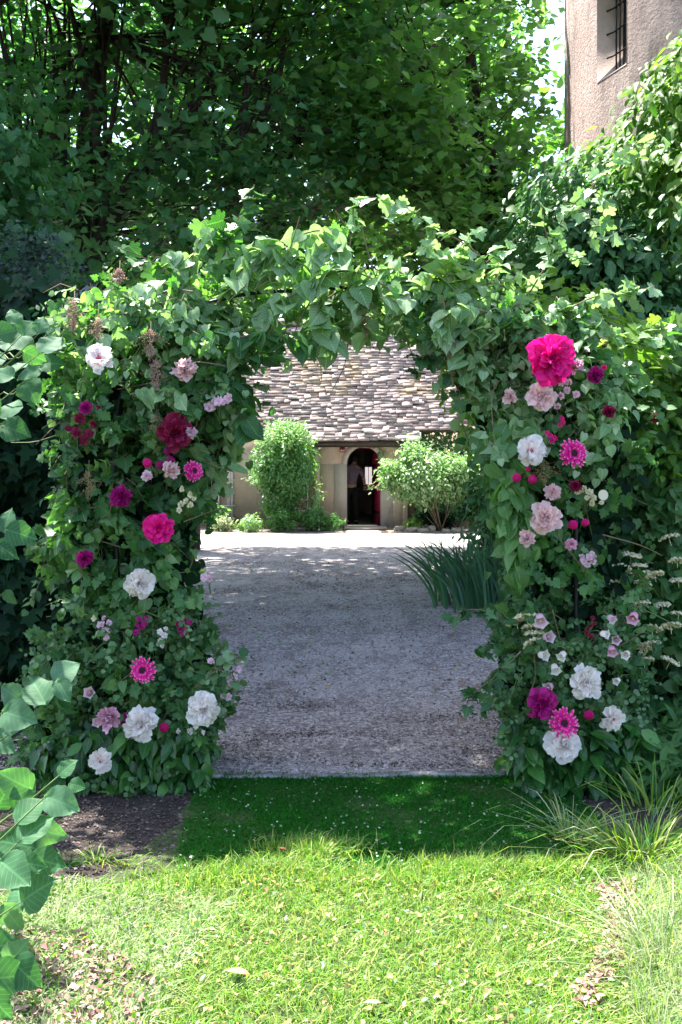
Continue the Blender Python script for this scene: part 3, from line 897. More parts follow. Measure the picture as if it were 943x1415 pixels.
# door leaf, opened inwards on the right
dl = MB()
hx = DX + DW - .02
A = math.radians(78)
dm = Matrix.Translation((hx, YB + .2, 0)) @ Matrix.Rotation(-A, 4, 'Z')
def dbox(a, b): dl.box(a, b, dm)
dbox((-.82, 0, .04), (0, .05, 1.62))
for i in range(8):
    x0 = -.82 + i * .1025
    xm = x0 + .05
    zt = 1.62 + math.sqrt(max(0.01, .41 ** 2 - (xm + .41) ** 2))
    dbox((x0, 0, 1.621), (x0 + .1025, .05, zt))
door = obj('door', dl.mesh('door'), M['door'], cot, world=True)
hb = MB()
for z in (.35, 1.4):
    hb.box((-.7, -.016, z), (-.02, -.004, z + .05), dm)
obj('hinge_strap', hb.mesh('hinge_strap'), M['black'], cot, world=True)
# plates and ornament
def plate(label, px0, py0, px1, py1, bars):
    a = W(px0, py1, YB - .03); b = W(px1, py0, YB - .03)
    t = thing('wall_plaque', label, 'plaque', ((a[0] + b[0]) / 2, YB - .03, (a[2] + b[2]) / 2), 'enamel plaques by the door')
    obj('plate', MB().box((a[0], YB - .045, a[2]), (b[0], YB - .021, b[2])).mesh('plate'), M['redplate'], t, world=True)
    m = MB()
    w = (b[0] - a[0]); h = (b[2] - a[2])
    for (u0, v0, u1, v1) in bars:
        m.box((a[0] + u0 * w, YB - .049, a[2] + v0 * h), (a[0] + u1 * w, YB - .0455, a[2] + v1 * h))
    obj('lettering', m.mesh('lettering'), M['whitewood'], t, world=True, kind='stuff')
plate('small square dark red plaque left of the arched door', 470, 618, 477, 625, [(.12, .2, .42, .5), (.55, .2, .88, .5)])
plate('long narrow dark red plaque above the arched door', 496, 615.5, 519, 619.5, [(.08 + .11 * i, .3, .14 + .11 * i, .7) for i in range(8)])
ob = thing('wall_ornament', 'pale dried sprig hanging on the wall right of the arched door top', 'ornament', W(525, 626, YB - .05))
s_ = MB(); b0 = W(524, 618, YB - .05); s_.tube(curve([b0, b0 + (.03, 0, -.1), b0 + (.06, -.01, -.3)], 6), .006)
obj('stem', s_.mesh('stem'), M['twig'], ob, world=True)
P = W(526, 627, YB - .07) + rs.randn(12, 3) * (.05, .01, .09)
scatter(ob, 'oval', M['straw'], P, dirs(12, (0, -1, .3), .4), dirs(12, (0, 0, -1), .6), .1, parts=12)
# door step
part_box('door_step', (DX - .5, YB - .9, 0.008), (DX + .55, YB - .021, .05), M['surround'])

# roof
SL = math.radians(45)
def roof():
    rf = MB()
    # deck under the tiles
    y0, z0 = YW - .28, 2.50
    L = 4.4
    y1, z1 = y0 + L * math.cos(SL), z0 + L * math.sin(SL)
    V = [(-6.9, y0, z0 - .03), (6.0, y0, z0 - .03), (6.0, y1, z1 - .03), (-6.9, y1, z1 - .03), (-6.9, 32.0, z0 - .1), (6.0, 32.0, z0 - .1)]
    V += [(x, y, z - .06) for x, y, z in V]
    T = [(0, 1, 2), (0, 2, 3), (3, 2, 5), (3, 5, 4), (6, 8, 7), (6, 9, 8), (9, 11, 8), (9, 10, 11), (0, 6, 7), (0, 7, 1), (4, 5, 11), (4, 11, 10)]
    rf.add(V, T)
    # lower extension above the door
    ey, ez = YB - .31, 2.14
    V = [(-.70, ey, ez - .03), (1.76, ey, ez - .03), (1.76, y0 + .05, z0 + .02), (-.70, y0 + .05, z0 + .02)]
    V += [(x, y, z - .06) for x, y, z in V]
    rf.add(V, [(0, 1, 2), (0, 2, 3), (4, 6, 5), (4, 7, 6), (0, 4, 5), (0, 5, 1), (0, 3, 7), (0, 7, 4), (1, 5, 6), (1, 6, 2)])
    r = obj('roof', rf.mesh('roof'), M['darkwood'], cot, world=True)
    # tiles
    protos = []
    for k in range(6):
        w = .17 + .035 * k
        V = np.array([[x, y, z] for x in (-w / 2, w / 2) for y in (0, .24) for z in (-.010, .012)], float)
        V[:, 1] += .010 * rs.randn(8) * (V[:, 1] < .1)
        V[:, 0] += .006 * rs.randn(8)
        V[:, 2] += .0025 * rs.randn(8)
        b = MB().box((0, 0, 0), (1, 1, 1))
        me = mesh_np('tile', V, b.T[0]); me.materials.append(M['tile'])
        protos.append((w, me, V, b.T[0]))
    inst = []
    exp_ = .118
    nrow = int(4.25 / exp_)
    sl = math.tan(SL)
    for row in range(-4, nrow):
        d = row * exp_ + (.0 if row >= 0 else 0)
        if row >= 0: y, z, x0, x1 = y0 + d * math.cos(SL), z0 + d * math.sin(SL), -6.9, 6.0
        else:
            y = y0 + d * math.cos(SL) * 1.0; z = z0 + d * math.sin(SL) * 0.93
            x0, x1 = -.74, 1.80
        x = x0 - rs.rand() * .1
        while x < x1:
            k = rs.randint(6); w = protos[k][0]
            sag = .02 * math.sin(x * 1.3 + 1) + .010 * math.sin(x * 3 + row * .35)
            inst.append((x + w / 2, y + .012 * rs.randn(), z + sag + .0035 * rs.randn(), k, .02 * rs.randn(), row, .018 * rs.randn()))
            x += w + .006
    rot0 = Matrix.Rotation(SL - math.radians(10), 4, 'X')
    def vis(i):
        px = 471.5 + i[0] / i[1] * F
        return 330 < px < 665
    cand = sorted([i for i in inst if vis(i)], key=lambda i: (i[5], abs(i[0])))[:300]
    cs = set(id(i) for i in cand)
    rest = MB()
    pl = Vector(cot.location)
    for i in inst:
        m = Matrix.Translation((i[0], i[1], i[2])) @ rot0 @ Matrix.Rotation(i[4], 4, 'Z') @ Matrix.Rotation(i[6], 4, 'Y')
        if id(i) in cs:
            o = bpy.data.objects.new('tile', protos[i[3]][1]); COL.objects.link(o)
            o.parent = r; o.matrix_local = m
        else:
            R = np.array(m)
            rest.add(protos[i[3]][2] @ R[:3, :3].T + R[:3, 3], protos[i[3]][3])
    # r sits at -cot.location inside cot, so the roof's local frame equals the world frame
    me = rest.mesh('tiles')
    o = bpy.data.objects.new('tiles', me); me.materials.append(M['tile']); COL.objects.link(o); o.parent = r; o['kind'] = 'stuff'
    # ridge
    ry, rz = y1, z1 + .03
    rb = MB().tube([(-6.9, ry, rz), (6.0, ry, rz)], .11, 8)
    o = bpy.data.objects.new('ridge', rb.mesh('ridge')); o.data.materials.append(M['tile']); COL.objects.link(o); o.parent = r
roof()

# person in the doorway
def person():
    t = thing('person', 'person seen from behind in the doorway, dark shirt and black trousers, leaning into the room', 'person', (.27, 26.2, 0.03))
    bm_v = [(0, 0, .98), (0, .02, 1.12), (.02, .04, 1.3), (.05, .08, 1.46), (.08, .13, 1.55),           # pelvis..neck base 0-4
            (.10, .17, 1.62), (.12, .21, 1.72),                                                         # neck, head 5,6
            (-.17, .07, 1.45), (-.24, .03, 1.2), (-.20, .16, 1.0),                                      # left arm 7-9
            (.24, .10, 1.44), (.33, .16, 1.22), (.36, .10, 1.02),                                       # right arm 10-12
            (-.09, 0, .90), (-.10, .02, .5), (-.10, -.01, .08), (-.10, .13, .04),                         # left leg 13-16
            (.09, 0, .90), (.11, .03, .5), (.12, -.01, .08), (.13, .13, .04)]
    ed = [(0, 1), (1, 2), (2, 3), (3, 4), (4, 5), (5, 6), (3, 7), (7, 8), (8, 9), (3, 10), (10, 11), (11, 12), (0, 13), (13, 14), (14, 15), (15, 16), (0, 17), (17, 18), (18, 19), (19, 20)]
    rad = [(.16, .12), (.145, .11), (.165, .12), (.16, .11), (.075, .07), (.055, .055), (.085, .10),
           (.07, .07), (.05, .05), (.035, .035), (.07, .07), (.05, .05), (.035, .035),
           (.10, .10), (.07, .07), (.05, .05), (.04, .035), (.10, .10), (.07, .07), (.05, .05), (.04, .035)]
    def skin(name, vs, es, rr, mat, grow=0.0):
        me = bpy.data.meshes.new(name); me.from_pydata(vs, es, [])
        o = bpy.data.objects.new(name, me); COL.objects.link(o)
        mo = o.modifiers.new('skin', 'SKIN')
        for i, r_ in enumerate(rr): me.skin_vertices[0].data[i].radius = (r_[0] + grow, r_[1] + grow)
        me.skin_vertices[0].data[0].use_root = True
        mo.use_smooth_shade = True
        su = o.modifiers.new('sub', 'SUBSURF'); su.levels = 1; su.render_levels = 1
        dg = bpy.context.evaluated_depsgraph_get()
        m2 = bpy.data.meshes.new_from_object(o.evaluated_get(dg))
        bpy.data.objects.remove(o)
        m2.materials.clear(); m2.materials.append(mat)
        o = bpy.data.objects.new(name, m2); COL.objects.link(o); o.parent = t
        return o
    skin('body', bm_v, ed, rad, M['skin'])
    # clothes follow the body
    ti = [0, 1, 2, 3, 4, 7, 8, 10, 11]
    mp = {k: i for i, k in enumerate(ti)}
    skin('shirt', [bm_v[i] for i in ti], [(mp[a], mp[b]) for a, b in ed if a in mp and b in mp], [rad[i] for i in ti], M['shirt'], .018)
    li = [0, 13, 14, 15, 17, 18, 19]
    mp = {k: i for i, k in enumerate(li)}
    skin('trousers', [bm_v[i] for i in li], [(mp[a], mp[b]) for a, b in ed if a in mp and b in mp], [rad[i] for i in li], M['trousers'], .022)
    import bmesh
    bm = bmesh.new(); bmesh.ops.create_uvsphere(bm, u_segments=12, v_segments=8, radius=1)
    for v in bm.verts:
        v.co = Vector((v.co.x * .098 + .115, v.co.y * .11 + .185, v.co.z * .12 + 1.735))
    me = bpy.data.meshes.new('hair'); bm.to_mesh(me); bm.free(); me.materials.append(M['hair'])
    o = bpy.data.objects.new('hair', me); COL.objects.link(o); o.parent = t
    for hx_, hy_, hz_ in ((-.20, .16, .97), (.36, .10, .99)):
        h = MB()
        h.tube([(hx_, hy_, hz_ + .03), (hx_, hy_ + .01, hz_ - .05)], [.03, .036], 8)
        for f in range(4):
            x = hx_ - .028 + .019 * f
            h.tube([(x, hy_ + .01, hz_ - .05), (x, hy_ + .025, hz_ - .09 - .006 * (f in (1, 2))), (x, hy_ + .05, hz_ - .12 - .006 * (f in (1, 2)))], [.01, .009, .007], 5)
        h.tube([(hx_ + .03, hy_, hz_), (hx_ + .055, hy_ + .03, hz_ - .05)], [.012, .009], 5)
        o = bpy.data.objects.new('hand', h.mesh('hand')); o.data.materials.append(M['skin']); COL.objects.link(o); o.parent = t
    for fx in (-.10, .125):
        s2 = MB().box((fx - .045, -.05, -.005), (fx + .045, .22, .07))
        o = bpy.data.objects.new('shoe', s2.mesh('shoe')); o.data.materials.append(M['black']); COL.objects.link(o); o.parent = t
person()

# trellises
def trellis(label, x0, x1, z0, z1, nx, nz, y):
    t = thing('trellis', label, 'trellis', ((x0 + x1) / 2, y, z0), 'white wooden trellises against the cottage wall')
    for i in range(nx):
        x = x0 + (x1 - x0) * i / (nx - 1)
        obj('upright', MB().box((x - .015, y - .012, z0), (x + .015, y + .012, z1)).mesh('upright'), M['whitewood'], t, world=True)
    for j in range(nz):
        z = z0 + .12 + (z1 - z0 - .2) * j / (nz - 1)
        obj('rail', MB().box((x0 - .08, y - .036, z - .014), (x1 + .08, y - .0125, z + .014)).mesh('rail'), M['whitewood'], t, world=True)
trellis('tall white trellis on the cottage wall left of the clipped bush', -3.12, -2.78, .1, 1.95, 2, 6, YW - .06)
trellis('low white trellis behind the clipped tall bush by the door', -1.45, -.85, .3, 1.35, 3, 4, YW - .06)

# stones edging the bed, bucket, bed plants
def rock(label, px, py, w, h, Y, group):
    import bmesh
    bm = bmesh.new(); bmesh.ops.create_icosphere(bm, subdivisions=2, radius=1)
    p = W(px, py, Y)
    for v in bm.verts:
        f = 1 + .12 * rs.randn() * .6
        v.co = Vector((np.sign(v.co.x) * abs(v.co.x) ** .7 * w / 2 * f, v.co.y * w * .35 * f, np.sign(v.co.z) * abs(v.co.z) ** .6 * h / 2 * f))
    me = bpy.data.meshes.new('stone'); bm.to_mesh(me); bm.free()
    o = obj('edging_stone', me, M['stone'], None, (p[0], Y, h * .32))
    o.rotation_euler = (0, .15 * rs.randn(), .3 * rs.randn())
    meta(o, label, 'stone', group)
gs = 'stones edging the bed right of the door'
rock('flat pale stone nearest the door in the bed edging', 553, 735, .30, .16, 23.9, gs)
rock('long sloping stone second from the door in the bed edging', 569, 737, .34, .14, 23.7, gs)
rock('low mossy stone in the middle of the bed edging', 585, 738, .26, .12, 23.6, gs)
rock('squarish pale stone standing higher in the bed edging', 597, 735, .2, .18, 23.8, gs)
rock('small flat stone right of the squarish one in the bed edging', 617, 738, .22, .10, 23.6, gs)
rock('rounded tan stone at the right end of the bed edging', 630, 738, .24, .12, 23.6, gs)

def stems(parent, base, tips, r0=.02, mat=None, name='stem', each=True, n=7, k=5):
    mb = MB()
    for tip in tips:
        mid = (np.array(base) * .45 + np.array(tip) * .55) + rs.randn(3) * .04 * np.linalg.norm(np.array(tip) - base)
        c = curve([base + rs.randn(3) * .02 * (1, 1, 0), mid, tip], n)
        m = MB().tube(c, np.linspace(r0, r0 * .3, len(c)), k) if each else mb.tube(c, np.linspace(r0, r0 * .3, len(c)), k)
        if each: obj(name, m.mesh(name), mat or M['twig'], parent, world=True)
    if not each: obj(name + 's', mb.mesh(name), mat or M['twig'], parent, world=True)

def blob_points(c, r, n, clumps, cr, flat=1.0, surf=.55):
    """clump centres in an ellipsoid, leaves round them"""
    u = nrm(rs.randn(clumps, 3)); rad = surf + (1 - surf) * rs.rand(clumps, 1)
    cc = np.array(c) + u * rad * np.array(r)
    i = rs.randint(clumps, size=n)
    off = rs.randn(n, 3) * cr * (1, 1, flat)
    return cc[i] + off, nrm(u[i] + rs.randn(n, 3) * .35), cc

def shrub(name, label, base, c, r, n, clumps, cr, tp, mat, size, cat='shrub', group=None, parts=0, up=.6, droop=0., nstem=9, sr=.02, uv=False, surf=.55):
    t = thing(name, label, cat, base, group)
    P, nn, cc = blob_points(c, r, n, clumps, cr, surf=surf)
    keep = P[:, 2] > .02
    P, nn = P[keep], nn[keep]
    n = len(P)
    nr = nrm(nn * .8 + np.array([0, 0, up]) + rs.randn(n, 3) * .35)
    td = nrm(nn + np.array([0, 0, -droop]) + rs.randn(n, 3) * .5)
    scatter(t, tp, mat, P, nr, td, size * (.65 + .6 * rs.rand(n)), parts=parts, uv=uv)
    tips = cc[rs.choice(len(cc), min(nstem, len(cc)), replace=False)]
    stems(t, np.array(base, float), tips, sr, name='stem')
    return t

# sunlit clipped bush left of the door
b = shrub('bush', 'tall clipped bush with pale sunlit top against the cottage wall left of the door', (-1.35, 24.3, 0),
          (-1.37, 24.3, 1.62), (.66, .6, .80), 7500, 150, .12, 'oval', M['lobed'], .085, parts=120, group=None, nstem=16, up=.8)
P, nn, cc = blob_points((-1.45, 24.3, .75), (.5, .45, .6), 1600, 40, .11)
P = P[P[:, 2] > .02]; k = len(P)
scatter(b, 'oval', M['tree_mid'], P, dirs(k, (0, -.6, .6), .5), dirs(k, (0, -.3, -.4), .6), .08 * (.6 + .6 * rs.rand(k)), uv=False)
# spreading bush right of the door
b = shrub('bush', 'spreading bush with whitish green sunlit leaves right of the cottage door', (2.4, 23.9, 0),
          (2.15, 24.0, 1.2), (.98, .6, .5), 5200, 90, .13, 'oval', M['bush'], .095, parts=110, nstem=12, up=.8, sr=.016)
for c_, r_, k_ in (((1.75, 24, 1.7), (.3, .3, .25), 1300), ((3.05, 24.0, 1.2), (.55, .5, .42), 2200), ((1.15, 24, 1.35), (.2, .25, .3), 700)):
    P, nn, cc = blob_points(c_, r_, k_, 26, .11); k = len(P)
    scatter(b, 'oval', M['bush'], P, nrm(nn + (0, 0, .7) + rs.randn(k, 3) * .3), dirs(k, (0, 0, .2), .8), .09 * (.6 + .6 * rs.rand(k)), uv=False)
def bush_tips(b, c, r, n_, L, size):
    u = nrm(rs.randn(n_, 3) + (0, -.2, .9)); P0 = np.array(c) + u * np.array(r) * .9
    (P, nn, td, sz), d, L_ = sprigs(P0, size, L, 9, out=(0, -.1, 1.1), droop=.15)
    scatter(b, 'oval', M['bush'], P, nn, td, sz, uv=False)
bush_tips(bpy.data.objects['bush'], (-1.37, 24.2, 2.0), (.72, .6, .52), 230, .28, .085)  # paler leaf colour puts the sunlight into the bush top
bush_tips(bpy.data.objects['bush'], (-1.95, 24.1, 1.2), (.2, .4, .7), 36, .3, .08)
bush_tips(b, (2.15, 24.0, 1.25), (1.0, .6, .5), 110, .36, .09)
bush_tips(b, (1.75, 24.0, 1.75), (.3, .3, .25), 40, .4, .09)
bush_tips(b, (2.8, 24.0, 1.35), (.6, .5, .4), 60, .36, .09)
# twig of that bush reaching in front of the door
tw = MB().tube(curve([(1.5, 23.9, .9), (1.05, 23.85, 1.0), (.72, 23.8, 1.08)], 6), .008, 5)
obj('stem', tw.mesh('stem'), M['twig'], b, world=True)
P = np.column_stack([.65 + .4 * rs.rand(26), 23.8 + .05 * rs.randn(26), 1.08 + .05 * rs.randn(26)])
scatter(b, 'oval', M['straw'], P, dirs(26, (0, -.5, .8), .4), dirs(26, (-.5, 0, -.3), .5), .09, parts=26, uv=False)
# ivy on the cottage wall
iv = thing('wall_ivy', 'dark green ivy covering the cottage wall right of the door bay', 'ivy', (3.0, YW, 0))
k = 5200
P = np.column_stack([1.75 + 3.4 * rs.rand(k), YW - .04 - .16 * rs.rand(k) ** 2, .2 + 2.25 * rs.rand(k)])
P = P[(P[:, 0] > 1.9) | (P[:, 2] > 1.4) | (rs.rand(len(P)) > .8)]; k = len(P)
scatter(iv, 'ivy', M['ivy'], P, dirs(k, (0, -1, .45), .35), dirs(k, (0, -.1, -1), .4), .085 * (.7 + .5 * rs.rand(k)), parts=100, uv=False)
stems(iv, np.array([3.0, YW - .05, 0]), [np.array([x, YW - .05, z]) for x, z in ((2.2, 2.2), (2.7, 2.3), (3.4, 2.2), (4.2, 2.1), (2.0, 1.6))], .025)
# low plants along the wall
def low_plant(label, x, y, rx, rz, n, tp, mat, size, cat='plant', group='low plants in the bed along the cottage wall'):
    return shrub('bed_plant', label, (x, y, 0), (x, y, rz * .55), (rx, .3, rz * .5), n, 20, .06, tp, mat, size, cat, group, parts=20, nstem=5, sr=.008, surf=.2)
low_plant('low dark leafy plant at the left end of the cottage bed', -3.15, 24.4, .45, .6, 900, 'ivy', M['tree_mid'], .09)
low_plant('low pale variegated ground plant left of the clipped bush', -2.75, 23.7, .35, .32, 700, 'oval', M['straw'], .07)
low_plant('bright sunlit low plant just left of the clipped bush foot', -2.15, 23.6, .35, .38, 700, 'oval', M['bush'], .07)
low_plant('dark low plant at the foot of the clipped bush', -1.35, 23.6, .45, .45, 900, 'oval', M['tree_mid'], .07)
low_plant('dark green plant between the clipped bush and the doorway', -.75, 23.8, .4, .55, 900, 'oval', M['tree_mid'], .09)
low_plant('spreading low fern like plant left of the door step', -.3, 24.0, .35, .4, 600, 'lance', M['tree_mid'], .11)
low_plant('upright light green sprout in front of the wall left of the doorway', -.62, 24.2, .14, 1.3, 260, 'lance', M['bush'], .12)
low_plant('dark low plant under the spreading bush', 2.3, 24.2, .6, .5, 1000, 'oval', M['hedge'], .08)
low_plant('small yellow green plant behind the bed stones', 1.75, 23.95, .2, .3, 300, 'round', M['lime'], .07)
low_plant('dark green plant at the right end of the cottage bed', 3.3, 23.6, .5, .9, 1300, 'oval', M['hedge'], .09)

# dark shrub and iris clump to the right of the gravel
shrub('shrub', 'dense dark green shrub behind the right pillar beyond the iris clump', (2.55, 12.6, 0), (2.55, 12.6, .9), (.95, .9, 1.0), 9000, 110, .14, 'oval', M['ivy'], .1, parts=60, nstem=8)
ir = thing('iris_clump', 'clump of long dark green sword leaves at the right edge of the gravel', 'iris clump', (1.75, 11.2, 0))
for i in range(260):
    base = np.array([1.62 + .24 * rs.randn(), 11.25 + .22 * rs.randn(), 0])
    ax_ = (base[0] - 1.72) * 1.1 + .30 * rs.randn()
    d = np.array([ax_, -.18 + .3 * rs.randn(), 0])
    h = .56 + .36 * rs.rand()
    ln = float(np.clip(np.linalg.norm(d), .05, .75)); d = d / (np.linalg.norm(d) + 1e-6)
    K = 7
    C = np.array([base + d * (ln * h * 1.05 * (j / K) ** 1.6) + np.array([0, 0, h * (j / K - .26 * ln * (j / K) ** 3)]) for j in range(K + 1)])
    tg = nrm(np.gradient(C, axis=0))
    vw = nrm(np.array([.5 * rs.randn(), -1, .4 * rs.randn()]))
    V = []
    for j in range(K + 1):
        sd = nrm(np.cross(tg[j], vw)); w = .0145 * (1 - (j / K) ** 1.8) + (.0 if j == K else .002)
        V += [C[j] - sd * w, C[j] + sd * w]
    T = []
    for j in range(K):
        q_ = 2 * j
        T += [(q_, q_ + 1, q_ + 3), (q_, q_ + 3, q_ + 2)]
    obj('blade', mesh_np('blade', V, T, smooth=True), M['iris'], ir, world=True)

# ------------------------------------------------------------------ tower
TR = 4.0; TC = np.array([7.15, 13.6])
tw = thing('round_tower', 'large round tower of pink grey roughcast with a barred window, right', 'tower', (TC[0], TC[1], 0))
wa = math.atan2(-.31, -.95)       # azimuth of the window axis
def tower_mesh():
    na_, zs = 160, [-.1, 1.0, 2.2, 3.4, 4.6, 6.2, 6.45, 7.65, 8.6, 10.2]
    # window: half width .27 m
    ha = .32 / TR
    zw0, zw1 = 6.45, 7.65
    ang = list(np.linspace(wa + ha, wa - ha + 2 * math.pi, na_))
    V = []; T = []
    for z in zs:
        for a in ang:
            rr = TR + .02 * math.sin(a * 7 + z) + .012 * math.sin(a * 23 - z * 3)
            if z in (zw0, zw1, 6.2): rr = TR
            V.append((TC[0] + rr * math.cos(a), TC[1] + rr * math.sin(a), z))
    K = len(ang)
    for i in range(len(zs) - 1):
        for j in range(K - 1):
            p = i * K + j
            T += [(p, p + 1, p + 1 + K), (p, p + 1 + K, p + K)]
    # strip with the window hole (between last and first angle)
    for i in range(len(zs) - 1):
        if zs[i] >= zw0 - 1e-6 and zs[i + 1] <= zw1 + 1e-6: continue
        p, q_ = i * K + K - 1, i * K
        T += [(p, q_, q_ + K), (p, q_ + K, p + K)]
    return mesh_np('wall', V, T, smooth=True), ha, zw0, zw1
me, ha, zw0, zw1 = tower_mesh()
obj('wall', me, M['tower'], tw, world=True)
def TPt(da, r, z):
    a = wa + da
    return (TC[0] + r * math.cos(a), TC[1] + r * math.sin(a), z)
win = MB()
# splayed reveal: outer opening narrows to the inner one
ri = TR - .30
ho, hi_ = ha, ha * .5
zo0, zo1, zi0, zi1 = zw0, zw1, zw0 + .22, zw1 - .06
corn_o = [TPt(ho, TR + .004, zo0), TPt(-ho, TR + .004, zo0), TPt(-ho, TR + .004, zo1), TPt(ho, TR + .004, zo1)]
corn_i = [TPt(hi_, ri, zi0), TPt(-hi_, ri, zi0), TPt(-hi_, ri, zi1), TPt(hi_, ri, zi1)]
V = corn_o + corn_i
T = []
for i in range(4):
    j = (i + 1) % 4
    T += [(i, j, 4 + j), (i, 4 + j, 4 + i)]
win.add(V, T)
wo_ = obj('window', win.mesh('window'), M['jamb'], tw, world=True)
def sub(name, me, mat, parent):
    o = bpy.data.objects.new(name, me); 
    if not me.materials: me.materials.append(mat)
    COL.objects.link(o); o.parent = parent
    return o
sub('pane', mesh_np('pane', [TPt(hi_, ri + .02, zi0), TPt(-hi_, ri + .02, zi0), TPt(-hi_, ri + .02, zi1), TPt(hi_, ri + .02, zi1)], [(0, 1, 2), (0, 2, 3)]), M['glass'], wo_)
for k in range(4):
    da = -hi_ * .8 + hi_ * 1.6 * k / 3
    sub('bar', MB().tube([TPt(da, TR - .16, zo0 + .12), TPt(da, TR - .16, zo1 - .02)], .011, 6).mesh('bar'), M['black'], wo_)
for k in range(3):
    z = zo0 + .3 + .3 * k
    sub('crossbar', MB().tube([TPt(ho * .80, TR - .10, z), TPt(hi_, TR - .14, z), TPt(-hi_, TR - .14, z), TPt(-ho * .80, TR - .10, z)], .011, 6).mesh('crossbar'), M['black'], wo_)

# climbing vine on the tower
vine = thing('climbing_vine', 'thick climbing vine spilling over the round tower below the barred window', 'vine', (4.6, 10.2, 0))
vpoly = [(960, 40), (925, 70), (895, 105), (870, 150), (835, 180), (800, 225), (745, 260), (715, 330), (700, 420), (705, 500), (960, 520)]
def proj(P):
    return 471.5 + P[:, 0] / P[:, 1] * F, 642 - (P[:, 2] - 1.6) / P[:, 1] * F
def vine_pts(n, out, clumps):
    res = []
    while sum(len(a) for a in res) < clumps:
        a = math.pi + .85 + (rs.rand(4000) - .5) * 2.6
        r = TR + .1 + out * rs.rand(4000) ** 1.3
        P = np.column_stack([TC[0] + r * np.cos(a), TC[1] + r * np.sin(a), 1.2 + 6.4 * rs.rand(4000)])
        x, y = proj(P)
        k = in_poly(x, y, vpoly) & (P[:, 1] > 8.6)
        res.append(P[k])
    cc = np.vstack(res)[:clumps]
    i = rs.randint(clumps, size=n)
    P = cc[i] + rs.randn(n, 3) * (.22, .2, .10)
    x, y = proj(P)
    ok = (np.hypot(P[:, 0] - TC[0], P[:, 1] - TC[1]) > TR + .04) & ~((y < 215 + rs.randn(n) * 22) & (x < 815 + (215 - y) * .72 + rs.randn(n) * 14))
    return P[ok], cc
P, cc = vine_pts(17000, 1.3, 420)
radial = nrm(np.column_stack([P[:, 0] - TC[0], P[:, 1] - TC[1], np.zeros(len(P))]))
k = len(P)
nn_, tt_, ss_ = nrm(radial * .6 + (0, 0, .9) + rs.randn(k, 3) * .3), nrm(radial * .8 + (0, 0, -.6) + rs.randn(k, 3) * .45), .135 * (.6 + .7 * rs.rand(k))
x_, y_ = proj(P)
lighter = (x_ + 1.1 * (330 - y_) + rs.randn(k) * 40) > 935  # paler leaves upper right, darker below: sunlight and shade put into the colour
scatter(vine, 'oval', M['vine'], P[lighter], nn_[lighter], tt_[lighter], ss_[lighter], parts=130, uv=False)
scatter(vine, 'oval', M['ivy'], P[~lighter], nn_[~lighter], tt_[~lighter], ss_[~lighter], parts=130, uv=False)
mb = MB()
for i in range(0, len(cc), 6):
    c = cc[i]; r_ = nrm(np.array([c[0] - TC[0], c[1] - TC[1], 0.]))
    foot = np.array([TC[0] + (TR + .05) * r_[0], TC[1] + (TR + .05) * r_[1], max(.3, c[2] - 1.2 - rs.rand())])
    p_ = curve([foot, (foot + c) / 2 + (0, 0, .3), c], 6)
    mb.tube(p_, np.linspace(.022, .006, len(p_)), 5)
obj('stems', mb.mesh('stems'), M['twig'], vine, world=True, kind='stuff')

# ------------------------------------------------------------------ trees
def clip_region(P, clear_tower=True):
    Y = P[:, 1]; x, y = proj(P)
    low = 1.6 + (642 - 446) / F * Y
    ok = P[:, 2] > low
    # keep the arch, lawn and the courtyard strip in the sun: nothing in the path of the light
    s = np.array([sun_dir.x / sun_dir.z, sun_dir.y / sun_dir.z])
    gy = Y - s[1] * P[:, 2]
    ok &= (gy > 4.5) & (gy < 19.3)
    for q_ in ((3.35, 12.3, 6.2), (3.0, 12.2, 5.0), (4.2, 10.2, 4.6), (4.6, 9.8, 5.4), (3.3, 12.0, 7.4), (3.9, 10.4, 3.6), (4.4, 10.6, 6.2), (3.6, 11.2, 5.2)):
        w_ = P - np.array(q_); t_ = w_ @ np.array(sun_dir)
        ok &= ~((np.linalg.norm(w_ - t_[:, None] * np.array(sun_dir), axis=1) < 1.1) & (t_ > 0))
    if clear_tower: ok &= np.hypot(P[:, 0] - TC[0], P[:, 1] - TC[1]) > TR + .5
    return ok

def crown(t, mat, centre, rad, nclump, per, size, parts, lowres=True, flat=.35, cr=.42, clip=True, name='crown', extra=None):
    cc = []
    while sum(len(a) for a in cc) < nclump:
        u = rs.rand(3000, 3) * 2 - 1
        u = u[(u ** 2).sum(1) < 1]
        c = np.array(centre) + u * np.array(rad)
        if clip: c = c[clip_region(c)]
        if extra is not None: c = c[extra(c)]
        cc.append(c)
    cc = np.vstack(cc)[:nclump]
    i = rs.randint(nclump, size=nclump * per)
    k = len(i)
    sc = (.6 + .8 * rs.rand(nclump))[i][:, None]
    P = cc[i] + rs.randn(k, 3) * np.array([cr, cr, cr * flat]) * sc
    if clip: P = P[clip_region(P)]
    k = len(P)
    hor = nrm(rs.randn(k, 3) * (1, 1, .1))
    scatter(t, 'lobed_lo', mat, P, nrm(np.array([0, -.25, 1.0]) + rs.randn(k, 3) * .42), nrm(hor + (0, 0, -.45)), size * (.6 + .7 * rs.rand(k)), parts=parts, uv=False, name=name)
    return cc

